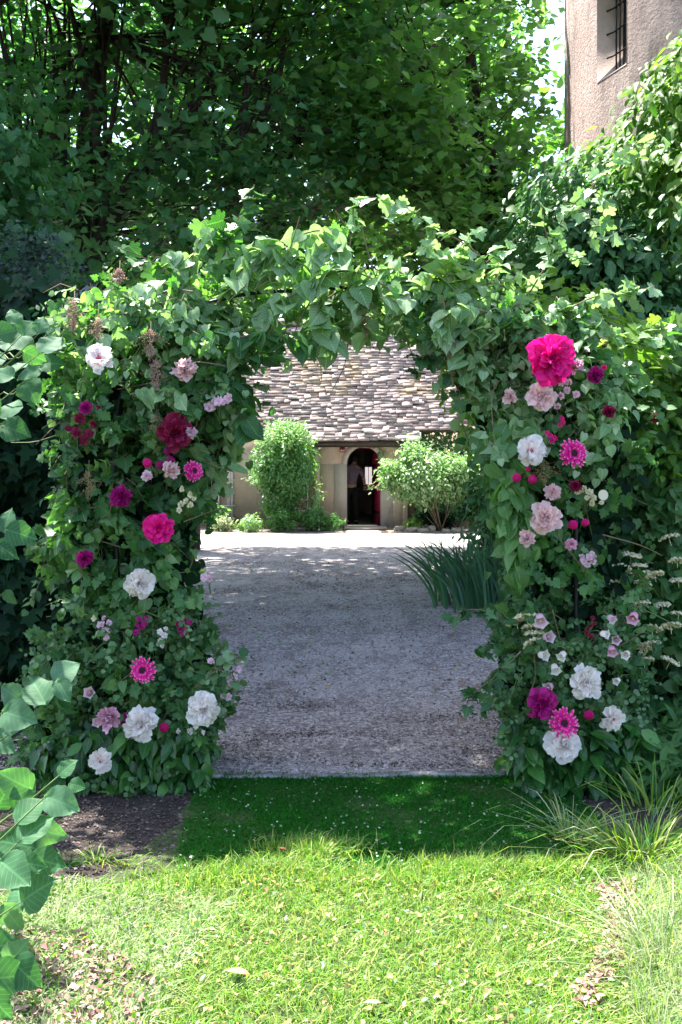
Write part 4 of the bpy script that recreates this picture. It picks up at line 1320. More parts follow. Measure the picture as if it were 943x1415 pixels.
def tree(label, base, fork, r0, centre, rad, nclump, per, size, mat, parts=200, nlimb=7, group='big trees round the courtyard', cr=.42, extra=None, twigs=.35, cat='tree', clip=True):
    t = thing('tree', label, cat, base, group)
    base = np.array(base, float); fork = np.array(fork, float)
    tr = curve([base, base * .5 + fork * .5 + rs.randn(3) * (.12, .12, 0), fork], 10)
    trunk = MB().tube(tr, r0 * np.linspace(1.25, .8, len(tr)), 12)
    obj('trunk', trunk.mesh('trunk', smooth=True), M['bark'], t, world=True)
    cc = crown(t, mat, centre, rad, nclump, per, size, parts, cr=cr, extra=extra, clip=clip)
    # limbs
    heads = []
    for k in range(nlimb):
        tgt = cc[rs.randint(len(cc))]
        mid = fork + (tgt - fork) * .5 + np.array([0, 0, .4])
        c = curve([fork - (0, 0, .2), mid, tgt], 9)
        obj('limb', MB().tube(c, r0 * .5 * np.linspace(1, .18, len(c)), 7).mesh('limb', smooth=True), M['bark'], t, world=True)
        heads.append(c[4:])
    H = np.vstack(heads + [tr[-2:]])
    tw_ = MB()
    for c in cc[rs.rand(len(cc)) < twigs]:
        j = np.argmin(((H - c) ** 2).sum(1)); a = H[j]
        p_ = curve([a, (a + c) / 2 + rs.randn(3) * .12, c], 5)
        tw_.tube(p_, np.linspace(.022, .006, len(p_)), 4, cap=False)
    obj('twigs', tw_.mesh('twigs'), M['bark'], t, world=True, kind='stuff')
    return t

def shoots(t, path, r, n, hlo, hhi, lean=(0, 0), spread=.35, name='limb', rs_=(.022, .05)):
    c = curve(path, 14)
    obj(name, MB().tube(c, np.linspace(r, r * .55, len(c)), 9).mesh(name, smooth=True), M['bark'], t, world=True)
    for k in range(n):
        i = rs.randint(2, len(c)); a = c[i]
        h = hlo + (hhi - hlo) * rs.rand()
        d = np.array([lean[0] + spread * rs.randn(), lean[1] + spread * .6 * rs.randn(), 1.0])
        e = a + d * h
        mid = a + d * h * .45 + np.array([-.25 * d[0] * h * .3, 0, 0]) + rs.randn(3) * .07
        p_ = curve([a, mid, e], 8)
        rr = rs_[0] + (rs_[1] - rs_[0]) * rs.rand()
        obj('shoot', MB().tube(p_, np.linspace(rr, rr * .25, len(p_)), 5, cap=False).mesh('shoot'), M['bark'], t, world=True)

# T1, dark, left: dense hanging foliage in front, pollard limbs behind it
T1 = tree('huge dark pollarded tree filling the upper left with many upright shoots', (-3.7, 13.4, 0), (-3.7, 13.4, 3.6), .42, (-3.6, 13.0, 6.9), (4.6, 3.6, 3.7), 400, 58, .122, M['tree_dark'], parts=260, nlimb=4, extra=lambda c: (c[:, 1] > 13.4) | (proj(c)[1] > 215) | (rs.rand(len(c)) < .40))
shoots(T1, [W(90, 470, 13.4), W(100, 380, 13.4), W(85, 250, 13.2), W(70, 190, 13.2)], .17, 14, 2.0, 4.0, (0, 0), .12)
shoots(T1, [W(100, 380, 13.4), W(150, 300, 13.2), W(135, 200, 13.2), W(120, 100, 13.2)], .09, 10, 2.0, 4.0, (.05, 0), .2)
shoots(T1, [W(95, 400, 13.4), W(30, 300, 13.2), W(15, 180, 13.0)], .18, 10, 2, 4, (0, 0), .12)
shoots(T1, [W(110, 400, 13.4), W(170, 270, 13.2), W(210, 225, 13.0), W(255, 198, 13.0), W(300, 208, 13.0), W(335, 195, 12.8)], .13, 26, 1.6, 3.2, (.34, 0), .34, rs_=(.014, .034))
shoots(T1, [W(210, 240, 13.0), W(225, 120, 13.0), W(235, 20, 13.0)], .07, 8, 1.4, 2.8, (.1, 0), .2)
shoots(T1, [W(320, 215, 12.9), W(350, 180, 12.9), W(400, 178, 12.8), W(470, 182, 12.8)], .05, 3, .8, 1.4, (.3, 0), .2)
# T2, centre
T2 = tree('tall bright green tree behind the centre of the arch, left of the maple', (-3.0, 18.6, 0), (-2.6, 18.6, 4.6), .30, (-1.8, 19.3, 10.0), (5.4, 4.8, 3.6), 290, 56, .14, M['tree_mid'], parts=200, nlimb=9, cr=.46)
shoots(T2, [(-2.6, 18.6, 4.4), W(340, 260, 15.5), W(390, 225, 15), W(430, 150, 14.5), W(480, 40, 14)], .17, 30, 1.5, 3.4, (.35, 0), .3, rs_=(.014, .032))
shoots(T2, [W(430, 170, 14.5), W(500, 165, 14.2), W(560, 120, 14), W(600, 60, 14)], .06, 12, .8, 2.0, (.4, 0), .4, rs_=(.01, .02))
# T3, maple
T3 = tree('broad maple with layered fresh green leaves beside the round tower', (2.9, 16.8, 0), (2.5, 16.6, 4.4), .32, (1.4, 14.8, 7.6), (2.8, 3.8, 3.4), 250, 60, .13, M['tree_bright'], parts=260, nlimb=12, cr=.44, extra=lambda c: (proj(c)[0] > 490) | (rs.rand(len(c)) < .3))
# nearer bough overhanging from above
T4 = tree('overhanging maple bough with large grey green leaves at the top of the picture', (-7.2, 11.6, 0), (-6.0, 11.4, 6.0), .3, (-2.2, 10.2, 8.6), (3.6, 3.6, 1.4), 440, 42, .17, M['lobed'], parts=220, nlimb=6, cr=.38, twigs=.8)
# trees beyond the cottage
def back_tree(label, x, y, h, r, n, mat):
    tree(label, (x, y, 0), (x, y, h * .35), .3, (x, y, h * .62), (r, r * .9, h * .42), n, 30, .42, mat, parts=40, nlimb=5, group='trees beyond the cottage', cr=.8, twigs=.1, clip=False)
back_tree('sunlit tree beyond the cottage roof at the far left', -11, 36, 15, 4.5, 80, M['tree_far'])
back_tree('tall sunlit tree beyond the left end of the cottage', -4.5, 38, 18, 5, 90, M['tree_far'])
back_tree('sunlit tree directly behind the cottage ridge', 2.0, 37, 14, 4.6, 80, M['tree_far'])
back_tree('bright tree behind the cottage near the tower', 7.5, 36, 16, 5, 85, M['tree_far'])
back_tree('far tree at the left beyond the pollarded tree', -17, 33, 16, 5.5, 110, M['tree_mid'])
# bright sunlit shrub seen above the right half of the arch
shrub('shrub', 'bright yellow green shrub seen above the right half of the arch', (2.55, 9.4, 0), (1.95, 9.4, 2.35), (.95, .5, .75), 4800, 80, .16, 'lobed_lo', M['lime'], .11, parts=80, nstem=10)
shrub('shrub', 'dark leafy shrub at the foot of the round tower', (3.0, 10.6, 0), (2.7, 10.4, 2.9), (.7, .6, 1.5), 5200, 90, .2, 'oval', M['ivy'], .13, parts=80, nstem=8, droop=.8)

# left side: dark hedge, conifer, dark mass
def mass(name, label, poly, Y0, Y1, n, tp, mat, size, parts, cat, base, nb=(0, -.7, .5), tb=(0, -.2, -1), clump=0, spread=14, uv=False, nstem=8):
    t = thing(name, label, cat, base)
    P = sample_poly(poly, n, Y0, Y1, clump=clump, spread=spread)
    k = len(P)
    scatter(t, tp, mat, P, dirs(k, nb, .45), dirs(k, tb, .5), size * (.6 + .7 * rs.rand(k)), parts=parts, uv=uv)
    tips = P[rs.choice(k, nstem)]
    stems(t, np.array(base, float), tips, .018)
    return t
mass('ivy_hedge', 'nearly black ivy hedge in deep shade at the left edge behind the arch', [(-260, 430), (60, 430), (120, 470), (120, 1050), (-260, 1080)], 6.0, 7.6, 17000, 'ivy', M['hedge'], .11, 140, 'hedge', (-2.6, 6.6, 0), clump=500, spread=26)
mass('conifer', 'grey green juniper in shade at the left above the big leaved shrub', [(-120, 350), (60, 340), (120, 380), (130, 440), (60, 560), (-120, 560)], 7.8, 8.8, 9000, 'tri', M['conifer'], .05, 0, 'conifer', (-2.9, 8.3, 0), nb=(0, -.5, .8), tb=(0, -.3, .6), clump=160, spread=16)
shrub('tree', 'shaded leafy tree at the left edge below the pollarded limbs', (-5.2, 9.6, 0), (-4.6, 9.6, 3.9), (2.0, .9, 1.4), 9000, 170, .24, 'lobed_lo', M['tree_dark'], .10, cat='tree', parts=80, nstem=10, sr=.06)

# small gabled stone well house left of the arch
wh = thing('well_house', 'small stone well house with weathered grey gable boards behind the left pillar', 'well house', (-2.3, 9.2, 0))
ax, az = -2.27, 3.2
stone_cols = M['plaster']
for i in range(9):
    z0_ = i * .28
    x = ax - .62 + (.12 if i % 2 else 0)
    while x < ax + .6:
        w_ = min(.22 + .12 * rs.rand(), ax + .64 - x)
        obj('stone', MB().box((x, 9.15 + .02 * rs.rand(), z0_), (x + w_ - .012, 9.5, z0_ + .265)).mesh('stone'), M['plaster'], wh, world=True)
        x += w_
obj('gable', mesh_np('gable', [(ax - .6, 9.2, 2.525), (ax + .6, 9.2, 2.525), (ax, 9.2, az - .05), (ax - .6, 9.5, 2.525), (ax + .6, 9.5, 2.525), (ax, 9.5, az - .05)], [(0, 1, 2), (3, 5, 4), (0, 2, 5), (0, 5, 3), (1, 4, 5), (1, 5, 2), (0, 3, 4), (0, 4, 1)]), M['darkwood'], wh, world=True)
for sg in (-1, 1):
    m_ = Matrix.Translation((ax, 9.05, az)) @ Matrix.Rotation(sg * math.radians(38), 4, 'Y')
    b_ = MB().box((0 if sg > 0 else -.95, 0, -.03), (.95 if sg > 0 else 0, .5, .035), m_)
    obj('roof_board', b_.mesh('roof_board'), M['wood'], wh, world=True)
    b_ = MB().box((0 if sg > 0 else -.95, -.03, -.1), (.95 if sg > 0 else 0, -.002, .04), m_)
    obj('verge_board', b_.mesh('verge_board'), M['wood'], wh, world=True)

# right side viburnum with cream umbels
vb = thing('viburnum_shrub', 'green viburnum shrub with flat cream flower heads right of the arch', 'shrub', (1.9, 5.9, 0))
vpo = [(700, 830), (760, 780), (830, 740), (860, 660), (870, 560), (850, 500), (900, 470), (1000, 440), (1100, 500), (1150, 1080), (900, 1075), (860, 1000), (760, 960)]
P = sample_poly(vpo, 13000, 5.35, 6.5, clump=420, spread=18); k = len(P)
scatter(vb, 'heart', M['lobed'], P, dirs(k, (0, -.5, .8), .42), dirs(k, (0, -.5, -.7), .5), .062 * (.6 + .8 * rs.rand(k)), parts=260)
P2 = sample_poly([(840, 500), (1000, 430), (1120, 500), (1120, 640), (900, 660), (850, 620)], 2600, 5.3, 6.0, clump=120, spread=14); k = len(P2)
scatter(vb, 'oval', M['vine'], P2, dirs(k, (0, -.4, .9), .4), dirs(k, (0, -.5, -.5), .5), .065 * (.6 + .7 * rs.rand(k)))
stems(vb, np.array([1.9, 5.9, 0.]), P[rs.choice(len(P), 22)], .014)
def umbel_mesh(seed):
    r = np.random.RandomState(seed); mb = MB()
    o8 = np.array([(1, 0, 0), (0, 1, 0), (-1, 0, 0), (0, -1, 0), (0, 0, 1), (0, 0, -.7)], float)
    T = [(0, 1, 4), (1, 2, 4), (2, 3, 4), (3, 0, 4), (1, 0, 5), (2, 1, 5), (3, 2, 5), (0, 3, 5)]
    for i in range(80):
        a = r.rand() * 6.28; q_ = math.sqrt(r.rand()) * .5
        c = np.array([q_ * math.cos(a), q_ * math.sin(a), .17 - .45 * q_ * q_ + .03 * r.randn()])
        mb.add(o8 * (.06 + .05 * r.rand()) + c, T)
    mb.tube([(0, 0, .1), (0, 0, -.35)], .02, 4)
    return mb.mesh('flower_head')
um = [umbel_mesh(s) for s in range(3)]
for m_ in um: m_.materials.append(M['umbel'])
UMB = [(843, 802), (858, 789), (883, 784), (887, 795), (905, 796), (887, 809), (936, 777), (938, 804), (886, 837), (902, 871), (927, 867), (886, 897), (900, 892), (890, 914), (925, 916), (862, 919), (809, 818), (817, 829), (789, 816), (764, 844), (738, 878), (735, 869), (713, 860), (737, 891), (843, 811), (729, 854), (858, 830), (915, 838), (938, 850), (872, 770), (925, 745)]
for i, (a, b_) in enumerate(UMB):
    p_ = W(a, b_, 5.22 + .1 * rs.rand() if a > 760 else 4.98)
    R = np.array(Matrix.Rotation(-.35 + .2 * rs.randn(), 3, 'X') @ Matrix.Rotation(.2 * rs.randn(), 3, 'Y'))
    place(um[i % 3], 'flower_head', vb, p_, R, .085 + .025 * rs.rand())
# filler behind the right pillar
mass('shrub', 'dark shaded shrub between the right pillar and the gravel', [(690, 560), (710, 520), (860, 560), (860, 1040), (730, 1040), (715, 950), (720, 880), (735, 800), (700, 680)], 5.5, 6.2, 6000, 'heart', M['ivy'], .07, 40, 'shrub', (1.15, 5.9, 0), clump=200, spread=16)
# rough herbage at lower right
mass('ground_herbs', 'rough dark herbs growing on the soil below the viburnum at the right edge', [(830, 1040), (1000, 960), (1100, 1000), (1100, 1120), (900, 1100)], 4.7, 5.3, 1600, 'lance', M['tree_mid'], .11, 60, 'plant', (1.75, 5.0, 0), nb=(0, -.3, 1), tb=(0, -.5, .5))

# ------------------------------------------------------------------ the floral arch
AB = (0.0, 5.2, 0)
arch = thing('floral_arch', 'tall garden arch wrapped in mixed green foliage at the end of the lawn', 'floral arch', AB)
# metal frame: two arched tubes with rungs
prof = [(180, 1085), (175, 900), (165, 700), (170, 560), (215, 460), (320, 415), (430, 405), (560, 400), (680, 430), (750, 480), (785, 600), (790, 800), (790, 1085)]
for yy_ in (5.1, 5.38):
    pts = []
    for a, b_ in prof:
        p_ = W(a, b_, 5.2); p_[1] = yy_; p_[2] = max(p_[2], 0); pts.append(p_)
    c = curve(pts, 48)
    obj('frame_tube', MB().tube(c, .011, 8).mesh('frame_tube', smooth=True), M['black'], arch, world=True)
for a, b_ in prof[1:-1]:
    p_ = W(a, b_, 5.2)
    obj('rung', MB().tube([(p_[0], 5.1, p_[2]), (p_[0], 5.38, p_[2])], .008, 6).mesh('rung'), M['black'], arch, world=True)

PL = [(105, 450), (150, 418), (235, 425), (300, 470), (330, 520), (325, 590), (300, 640), (275, 690), (262, 740), (275, 800), (268, 850), (285, 905), (290, 960), (282, 1010), (272, 1065), (180, 1078), (85, 1070), (68, 1010), (75, 900), (88, 830), (100, 760), (92, 690), (90, 600), (100, 540)]
PLlow = [(70, 850), (180, 830), (290, 850), (318, 900), (330, 960), (300, 1010), (282, 1065), (180, 1075), (80, 1065), (60, 1000)]
PT = [(235, 440), (262, 405), (320, 378), (370, 385), (430, 366), (480, 372), (520, 395), (580, 400), (650, 415), (700, 435), (720, 500), (660, 520), (625, 490), (580, 440), (540, 445), (470, 455), (430, 470), (400, 462), (360, 480), (335, 530), (300, 500), (240, 465)]
PR = [(600, 440), (660, 425), (720, 432), (790, 460), (840, 500), (865, 560), (868, 650), (850, 760), (865, 860), (868, 950), (862, 1030), (840, 1062), (720, 1058), (715, 1010), (705, 960), (705, 900), (712, 850), (715, 780), (698, 700), (680, 640), (655, 560), (620, 500)]
PRlow = [(700, 850), (860, 830), (880, 930), (870, 1040), (800, 1068), (725, 1060), (700, 1010), (690, 940)]
OPEN = [(334, 545), (322, 498), (385, 474), (425, 486), (470, 474), (520, 468), (590, 474), (640, 505), (668, 565), (668, 640), (680, 700), (700, 750), (706, 800), (698, 850), (690, 900), (684, 960), (694, 1010), (704, 1075),
        (285, 1075), (302, 1000), (330, 960), (318, 905), (288, 850), (297, 800), (284, 740), (304, 690), (316, 640), (334, 600)]
def trimmed(P, extra=.035):
    x, y = proj(P)
    j = rs.randn(len(P), 2) * 7
    return ~in_poly(x + j[:, 0], y + j[:, 1], OPEN) | (rs.rand(len(P)) < extra)
def arch_leaves(poly, Y0, Y1, n, tp, mat, size, parts, nb=(0, -.75, .5), tb=(0, -.25, -1), clump=0, spread=14, jn=.42, jt=.4):
    if clump == 0:
        P = sample_poly(poly, n, Y0, Y1); P = P[trimmed(P, 0)]; k = len(P)
        scatter(arch, tp, M[mat], P, dirs(k, nb, jn), dirs(k, tb, jt), size * (.6 + .75 * rs.rand(k)), parts=parts, uv=True)
        return P
    per = 9 if tp != 'round' else 13
    P0 = sample_poly(poly, n // per, Y0 + .06, Y1 + .05, clump=clump, spread=spread)
    (P, nn, td, sz), d, L = sprigs(P0, size, size * (2.6 if tp != 'round' else 4.2), per, droop=.35 + (.5 if tp == 'heart' else 0), nb=nb)
    P[:, 1] = np.maximum(P[:, 1], Y0 - .10)
    q_ = trimmed(P); P, nn, td, sz = P[q_], nn[q_], td[q_], sz[q_]
    scatter(arch, tp, M[mat], P, nn, td, sz, parts=parts, uv=True)
    tm = MB()
    ok_ = trimmed(P0 + d * L[:, None], 0) & trimmed(P0, 0)
    for i in range(0, len(P0), 2):
        if not ok_[i]: continue
        e = P0[i] + d[i] * L[i] + (0, 0, -.4 * L[i])
        tm.tube([P0[i], (P0[i] + d[i] * L[i] * .5), e], [.003, .0022, .0012], 3, cap=False)
    obj('twigs', tm.mesh('twigs'), M['twig'] if tp != 'round' else M['greenstem'], arch, world=True, kind='stuff')
    return P0
# inner mass so that nothing shows through, its leaf colour darkened for shade
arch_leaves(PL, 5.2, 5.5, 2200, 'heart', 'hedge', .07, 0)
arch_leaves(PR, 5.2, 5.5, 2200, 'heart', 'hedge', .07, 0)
# left pillar
arch_leaves(PL, 4.9, 5.45, 4400, 'lobed', 'lobed', .064, 40, clump=170, spread=18)
arch_leaves(PL, 4.92, 5.45, 2000, 'heart', 'heart', .062, 25, clump=90, spread=16)
arch_leaves(PL, 4.92, 5.4, 2000, 'oval', 'ivy', .06, 10, clump=70, spread=16)
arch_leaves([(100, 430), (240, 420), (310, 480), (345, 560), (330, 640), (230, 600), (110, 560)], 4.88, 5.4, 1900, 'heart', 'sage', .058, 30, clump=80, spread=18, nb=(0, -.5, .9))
arch_leaves(PLlow, 4.82, 5.4, 5600, 'round', 'euca', .036, 40, clump=190, spread=15)
arch_leaves([(75, 1000), (290, 990), (290, 1068), (180, 1078), (85, 1068)], 4.84, 5.4, 1500, 'oval', 'gloss', .085, 25, nb=(0, -.5, .8))
# top
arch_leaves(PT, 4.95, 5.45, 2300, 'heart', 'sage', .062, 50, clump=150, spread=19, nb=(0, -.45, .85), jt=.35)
arch_leaves(PT, 5.0, 5.5, 1100, 'lobed', 'heart', .062, 10, clump=80, spread=17)
arch_leaves([(510, 430), (600, 425), (720, 460), (700, 560), (665, 580), (630, 510), (570, 450)], 4.9, 5.4, 1500, 'heart', 'sage', .058, 15, clump=60, spread=17, nb=(0, -.5, .9))
arch_leaves([(300, 500), (400, 490), (430, 500), (370, 505), (345, 560), (325, 580)], 4.95, 5.2, 420, 'heart', 'lobed', .08, 10, clump=20, spread=8)
# right pillar
arch_leaves(PR, 4.9, 5.45, 4400, 'heart', 'lobed', .052, 30, clump=170, spread=18)
arch_leaves(PR, 4.92, 5.45, 2600, 'lobed', 'lobed', .058, 15, clump=90, spread=18)
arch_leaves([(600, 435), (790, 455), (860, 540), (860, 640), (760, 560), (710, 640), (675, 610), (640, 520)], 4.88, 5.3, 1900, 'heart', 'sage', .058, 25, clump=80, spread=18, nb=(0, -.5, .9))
arch_leaves([(670, 600), (720, 560), (720, 760), (710, 800), (690, 700)], 4.9, 5.3, 500, 'heart', 'heart', .08, 0)
arch_leaves(PRlow, 4.84, 5.4, 5600, 'round', 'euca', .034, 30, clump=170, spread=15)
arch_leaves([(705, 1000), (870, 990), (880, 1060), (800, 1075), (725, 1062)], 4.82, 5.3, 1500, 'oval', 'gloss', .10, 25, nb=(0, -.4, .9))
# thin stems criss-crossing
for poly, k in ((PL, 40), (PR, 40), (PT, 36)):
    P = sample_poly(poly, k, 4.9, 5.3)
    for p_ in P:
        d = nrm(rs.randn(3) * (.8, .3, 1.0)); e = p_ + d * (.15 + .25 * rs.rand())
        c = curve([p_, (p_ + e) / 2 + rs.randn(3) * .04, e], 6)
        obj('twig', MB().tube(c, np.linspace(.004, .002, len(c)), 4, cap=False).mesh('twig'), M['greenstem'] if rs.rand() < .5 else M['twig'], arch, world=True)

# ---- sprays standing out of the arch: each a cut branch pushed into it
def spray(name, label, path, Y, tp, mat, size, gap=.06, cat='leafy branch', r=.005, stem='twig', group='loose branches standing out of the floral arch', droop=.6, subs=(), Y2=None, both=2):
    Y2 = Y if Y2 is None else Y2
    n_ = len(path)
    pts = [W(a, b_, Y + (Y2 - Y) * i / (n_ - 1)) for i, (a, b_) in enumerate(path)]
    base = pts[0]
    t = thing(name, label, cat, base, group)
    me = templ_mesh(tp, M[mat])
    def run(pts, r, skip=.1):
        c = curve(pts, 20)
        obj('stem', MB().tube(c, np.linspace(r, r * .4, len(c)), 5).mesh('stem', smooth=True), M[stem], t, world=True)
        L = np.concatenate([[0], np.cumsum(np.linalg.norm(np.diff(c, axis=0), axis=1))])
        d = L[-1] * skip
        while d < L[-1]:
            p_ = np.array([np.interp(d, L, c[:, j]) for j in range(3)])
            for _ in range(rs.randint(1, both + 1)):
                tip = nrm(rs.randn(3) * (.8, .6, .4) + (0, -.1, -droop))
                nn = nrm(rs.randn(3) * .6 + (0, -.5, .85))
                s_ = size * (.6 + .7 * rs.rand())
                off = p_ + nrm(rs.randn(3)) * size * .3
                R = frames(nn[None], tip[None])[0]
                place(me, 'leaf', t, off, R, s_)
            d += gap * (.6 + .8 * rs.rand())
    run(pts, r)
    for sp in subs:
        run([W(a, b_, Y) for a, b_ in sp], r * .7, .15)
    return t
spray('ivy_spray', 'long arching ivy spray reaching up to the right in front of the tower vine', [(700, 440), (735, 400), (762, 350), (778, 300), (815, 262), (840, 235), (880, 205), (912, 186)], 5.0, 'lobed', 'sage', 0.068, .05, droop=.5, subs=[[(780, 296), (805, 290), (825, 312), (846, 322)], [(765, 345), (800, 355), (806, 368)], [(820, 258), (835, 285), (812, 340)], [(762, 350), (750, 300), (752, 280)]])
spray('ivy_spray', 'thin ivy spray curving left above the middle of the arch', [(700, 400), (660, 350), (610, 318), (565, 290), (530, 275), (490, 273)], 5.05, 'lobed', 'sage', 0.068, .05, droop=.6, subs=[[(490, 273), (488, 300), (492, 318)], [(565, 290), (545, 300), (536, 312)], [(600, 315), (590, 340), (570, 350)]])
spray('ivy_spray', 'ivy spray of pale lobed leaves bunched above the right shoulder of the arch', [(640, 430), (650, 380), (640, 345), (655, 320)], 5.1, 'lobed', 'sage', 0.072, .035, subs=[[(645, 380), (690, 350), (716, 326)], [(640, 400), (680, 395), (720, 380)], [(650, 370), (610, 350), (590, 335)]])
spray('vine_spray', 'curling vine with young leaves running right from the right shoulder', [(740, 460), (790, 425), (830, 408), (870, 405), (905, 395)], 5.05, 'lobed', 'sage', 0.068, .045, subs=[[(800, 425), (830, 450), (880, 470), (920, 450)], [(850, 408), (868, 396), (880, 390)]])
spray('vine_spray', 'lower vine of yellowish leaves at the far right above the crimson blooms', [(800, 490), (850, 470), (900, 452), (945, 440)], 5.1, 'lobed', 'lime', .08, .04, subs=[[(860, 468), (890, 490), (930, 500)]])
spray('maple_spray', 'upright maple twig with a bunch of lobed leaves left of the arch crown', [(300, 380), (318, 330), (335, 290), (352, 255)], 5.15, 'lobed', 'lobed', 0.089, .07, subs=[[(318, 330), (295, 315), (280, 300)], [(335, 290), (355, 275), (366, 266)], [(315, 335), (300, 310), (318, 300)]])
spray('maple_spray', 'maple twig with separate lobed leaves above the left shoulder', [(260, 400), (225, 372), (190, 352), (158, 340)], 5.15, 'lobed', 'lobed', 0.098, .085, subs=[[(225, 372), (220, 355), (200, 372)]])
spray('linden_spray', 'curved linden branch with drooping heart shaped leaves at the crown of the arch', [(300, 420), (340, 372), (385, 350), (415, 325), (455, 320), (476, 345)], 5.0, 'heart', 'sage', 0.084, .035, droop=1.3, r=.007, both=3, subs=[[(350, 400), (400, 365), (450, 340), (480, 352)], [(330, 385), (345, 345), (372, 335)]])
spray('linden_spray', 'long linden branch with hanging leaves over the middle of the arch', [(350, 440), (410, 405), (470, 375), (520, 388), (560, 420)], 4.95, 'heart', 'sage', 0.092, .035, droop=1.5, r=.007, both=3, subs=[[(430, 400), (450, 440), (455, 480)], [(480, 380), (500, 430), (498, 470)]])
spray('linden_spray', 'linden branch hanging down at the inner corner over the roof', [(320, 470), (370, 458), (410, 466), (430, 490)], 4.95, 'heart', 'lobed', 0.085, .035, droop=1.4, subs=[[(370, 458), (385, 480), (376, 500)]])
spray('maple_spray', 'dark lobed branch hanging in front of the roof at the right inner corner', [(650, 490), (620, 492), (590, 490), (566, 500)], 5.0, 'lobed', 'ivy', .07, .035, subs=[[(625, 495), (630, 525), (642, 560)], [(590, 490), (575, 500), (572, 520)]], droop=.9)
spray('linden_spray', 'pale linden branch drooping over the inner edge of the right pillar', [(700, 470), (670, 450), (645, 470), (638, 505), (636, 535)], 4.92, 'heart', 'sage', 0.084, .04, droop=1.4, both=3)
spray('linden_spray', 'leafy branch hanging in front of the clipped bush from the left pillar', [(280, 520), (312, 530), (334, 560), (342, 598)], 4.95, 'heart', 'lobed', 0.089, .04, droop=1.3)
spray('leafy_spray', 'small branch with oval leaves pointing at the tall white trellis', [(270, 630), (300, 645), (322, 652)], 4.92, 'oval', 'lobed', .08, .04)
spray('leafy_spray', 'drooping lime leafed branch among the blooms of the left pillar', [(180, 545), (215, 540), (245, 548), (252, 575)], 4.82, 'heart', 'sage', 0.068, .03, droop=1.4, both=3)
spray('ivy_spray', 'dark ivy trail hanging left from the foot of the right pillar', [(720, 900), (690, 930), (665, 950), (648, 965), (644, 990)], 4.9, 'ivy', 'ivy', .065, .03, subs=[[(690, 930), (668, 975), (664, 998)], [(665, 950), (650, 962), (640, 968)]])
spray('ivy_spray', 'ivy trail with small dark leaves above the gravel beside the iris clump', [(720, 860), (690, 850), (655, 842), (625, 850)], 4.95, 'ivy', 'ivy', .06, .028, subs=[[(690, 850), (680, 880), (672, 905)]])
spray('round_leaf_spray', 'spray of round leaves leaning right from the foot of the left pillar', [(270, 950), (300, 925), (322, 905), (336, 912)], 4.85, 'round', 'euca', .06, .028, subs=[[(300, 925), (320, 930), (332, 945)]])
spray('twig_spray', 'lobed leaf bunch reaching into the dark gap left of the left pillar', [(140, 700), (110, 705), (90, 715), (78, 735)], 4.95, 'lobed', 'lobed', 0.085, .04, subs=[[(110, 705), (95, 690), (80, 688)]])

spray('linden_spray', 'arching linden shoot rising highest over the left of the crown', [(270, 430), (262, 380), (275, 335), (300, 318)], 5.1, 'heart', 'sage', 0.068, .032, droop=1.2, both=3, subs=[[(265, 370), (240, 350), (225, 352)]])
spray('linden_spray', 'short linden shoot with pale leaves at the left shoulder of the arch', [(180, 450), (185, 415), (205, 395), (235, 390)], 4.95, 'heart', 'sage', 0.064, .03, droop=1.2, both=3, subs=[[(185, 420), (160, 400), (140, 402)]])
spray('linden_spray', 'bowed linden twig ending in a bunch of leaves right of the crown middle', [(440, 420), (490, 390), (530, 372), (560, 380), (575, 400)], 5.05, 'heart', 'sage', 0.068, .03, droop=1.2, both=3)
spray('lime_spray', 'fresh lime coloured twigs above the right shoulder of the arch', [(560, 430), (590, 395), (620, 380), (655, 385)], 5.0, 'heart', 'lime', .075, .03, droop=1.0, both=3, subs=[[(600, 390), (610, 370), (630, 360)]])
spray('linden_spray', 'thick bunch of hanging pale leaves at the left end of the right shoulder', [(670, 430), (640, 425), (615, 440), (600, 470)], 4.85, 'heart', 'sage', 0.076, .03, droop=1.4, both=3)

# ---- big leaved shrub in the left foreground
def fore_shrub(label, base, leaves, Y, matn='fore', cat='shrub', clip=None):
    t = thing('broad_leaved_shrub', label, cat, base, 'broad leaved shrubs at the left edge')
    base = np.array(base, float)
    for i, (px, py, d, ang) in enumerate(leaves):
        Yl = Y + .25 * rs.randn() * .6
        Yl = min(Yl, .94 * 1.6 * F / (py + 25 - 642)) if py > 700 else Yl
        p_ = W(px, py, Yl); s_ = .86 * d / F * Yl
        a = math.radians(ang)
        tip = np.array([math.cos(a), -.25 + .3 * rs.randn(), math.sin(a)])
        nn = nrm(np.array([.3 * rs.randn(), -.8, .45 + .3 * rs.randn()]))
        p0 = p_ - nrm(tip) * s_ * .5
        R = frames(nn[None], tip[None])[0]
        tp = 'big%d' % rs.randint(3)
        place(templ_mesh(tp, M[matn]), 'leaf', t, p0, R, s_)
        if i % 2 == 0:
            a0 = p0 + np.array([-.22 - .1 * rs.rand(), .08, -.16 - .1 * rs.rand()])
            a0[2] = max(a0[2], .05)
            foot = base + rs.randn(3) * (.05, .05, 0)
            c = curve([foot, foot * .45 + a0 * .55 + (-.05, 0, -.1 * a0[2]), a0, (a0 + p0) / 2 + (-.02, 0, -.02), p0], 16)
            obj('stem', MB().tube(c, np.linspace(.008, .002, len(c)), 5).mesh('stem'), M['greenstem'], t, world=True)
    return t
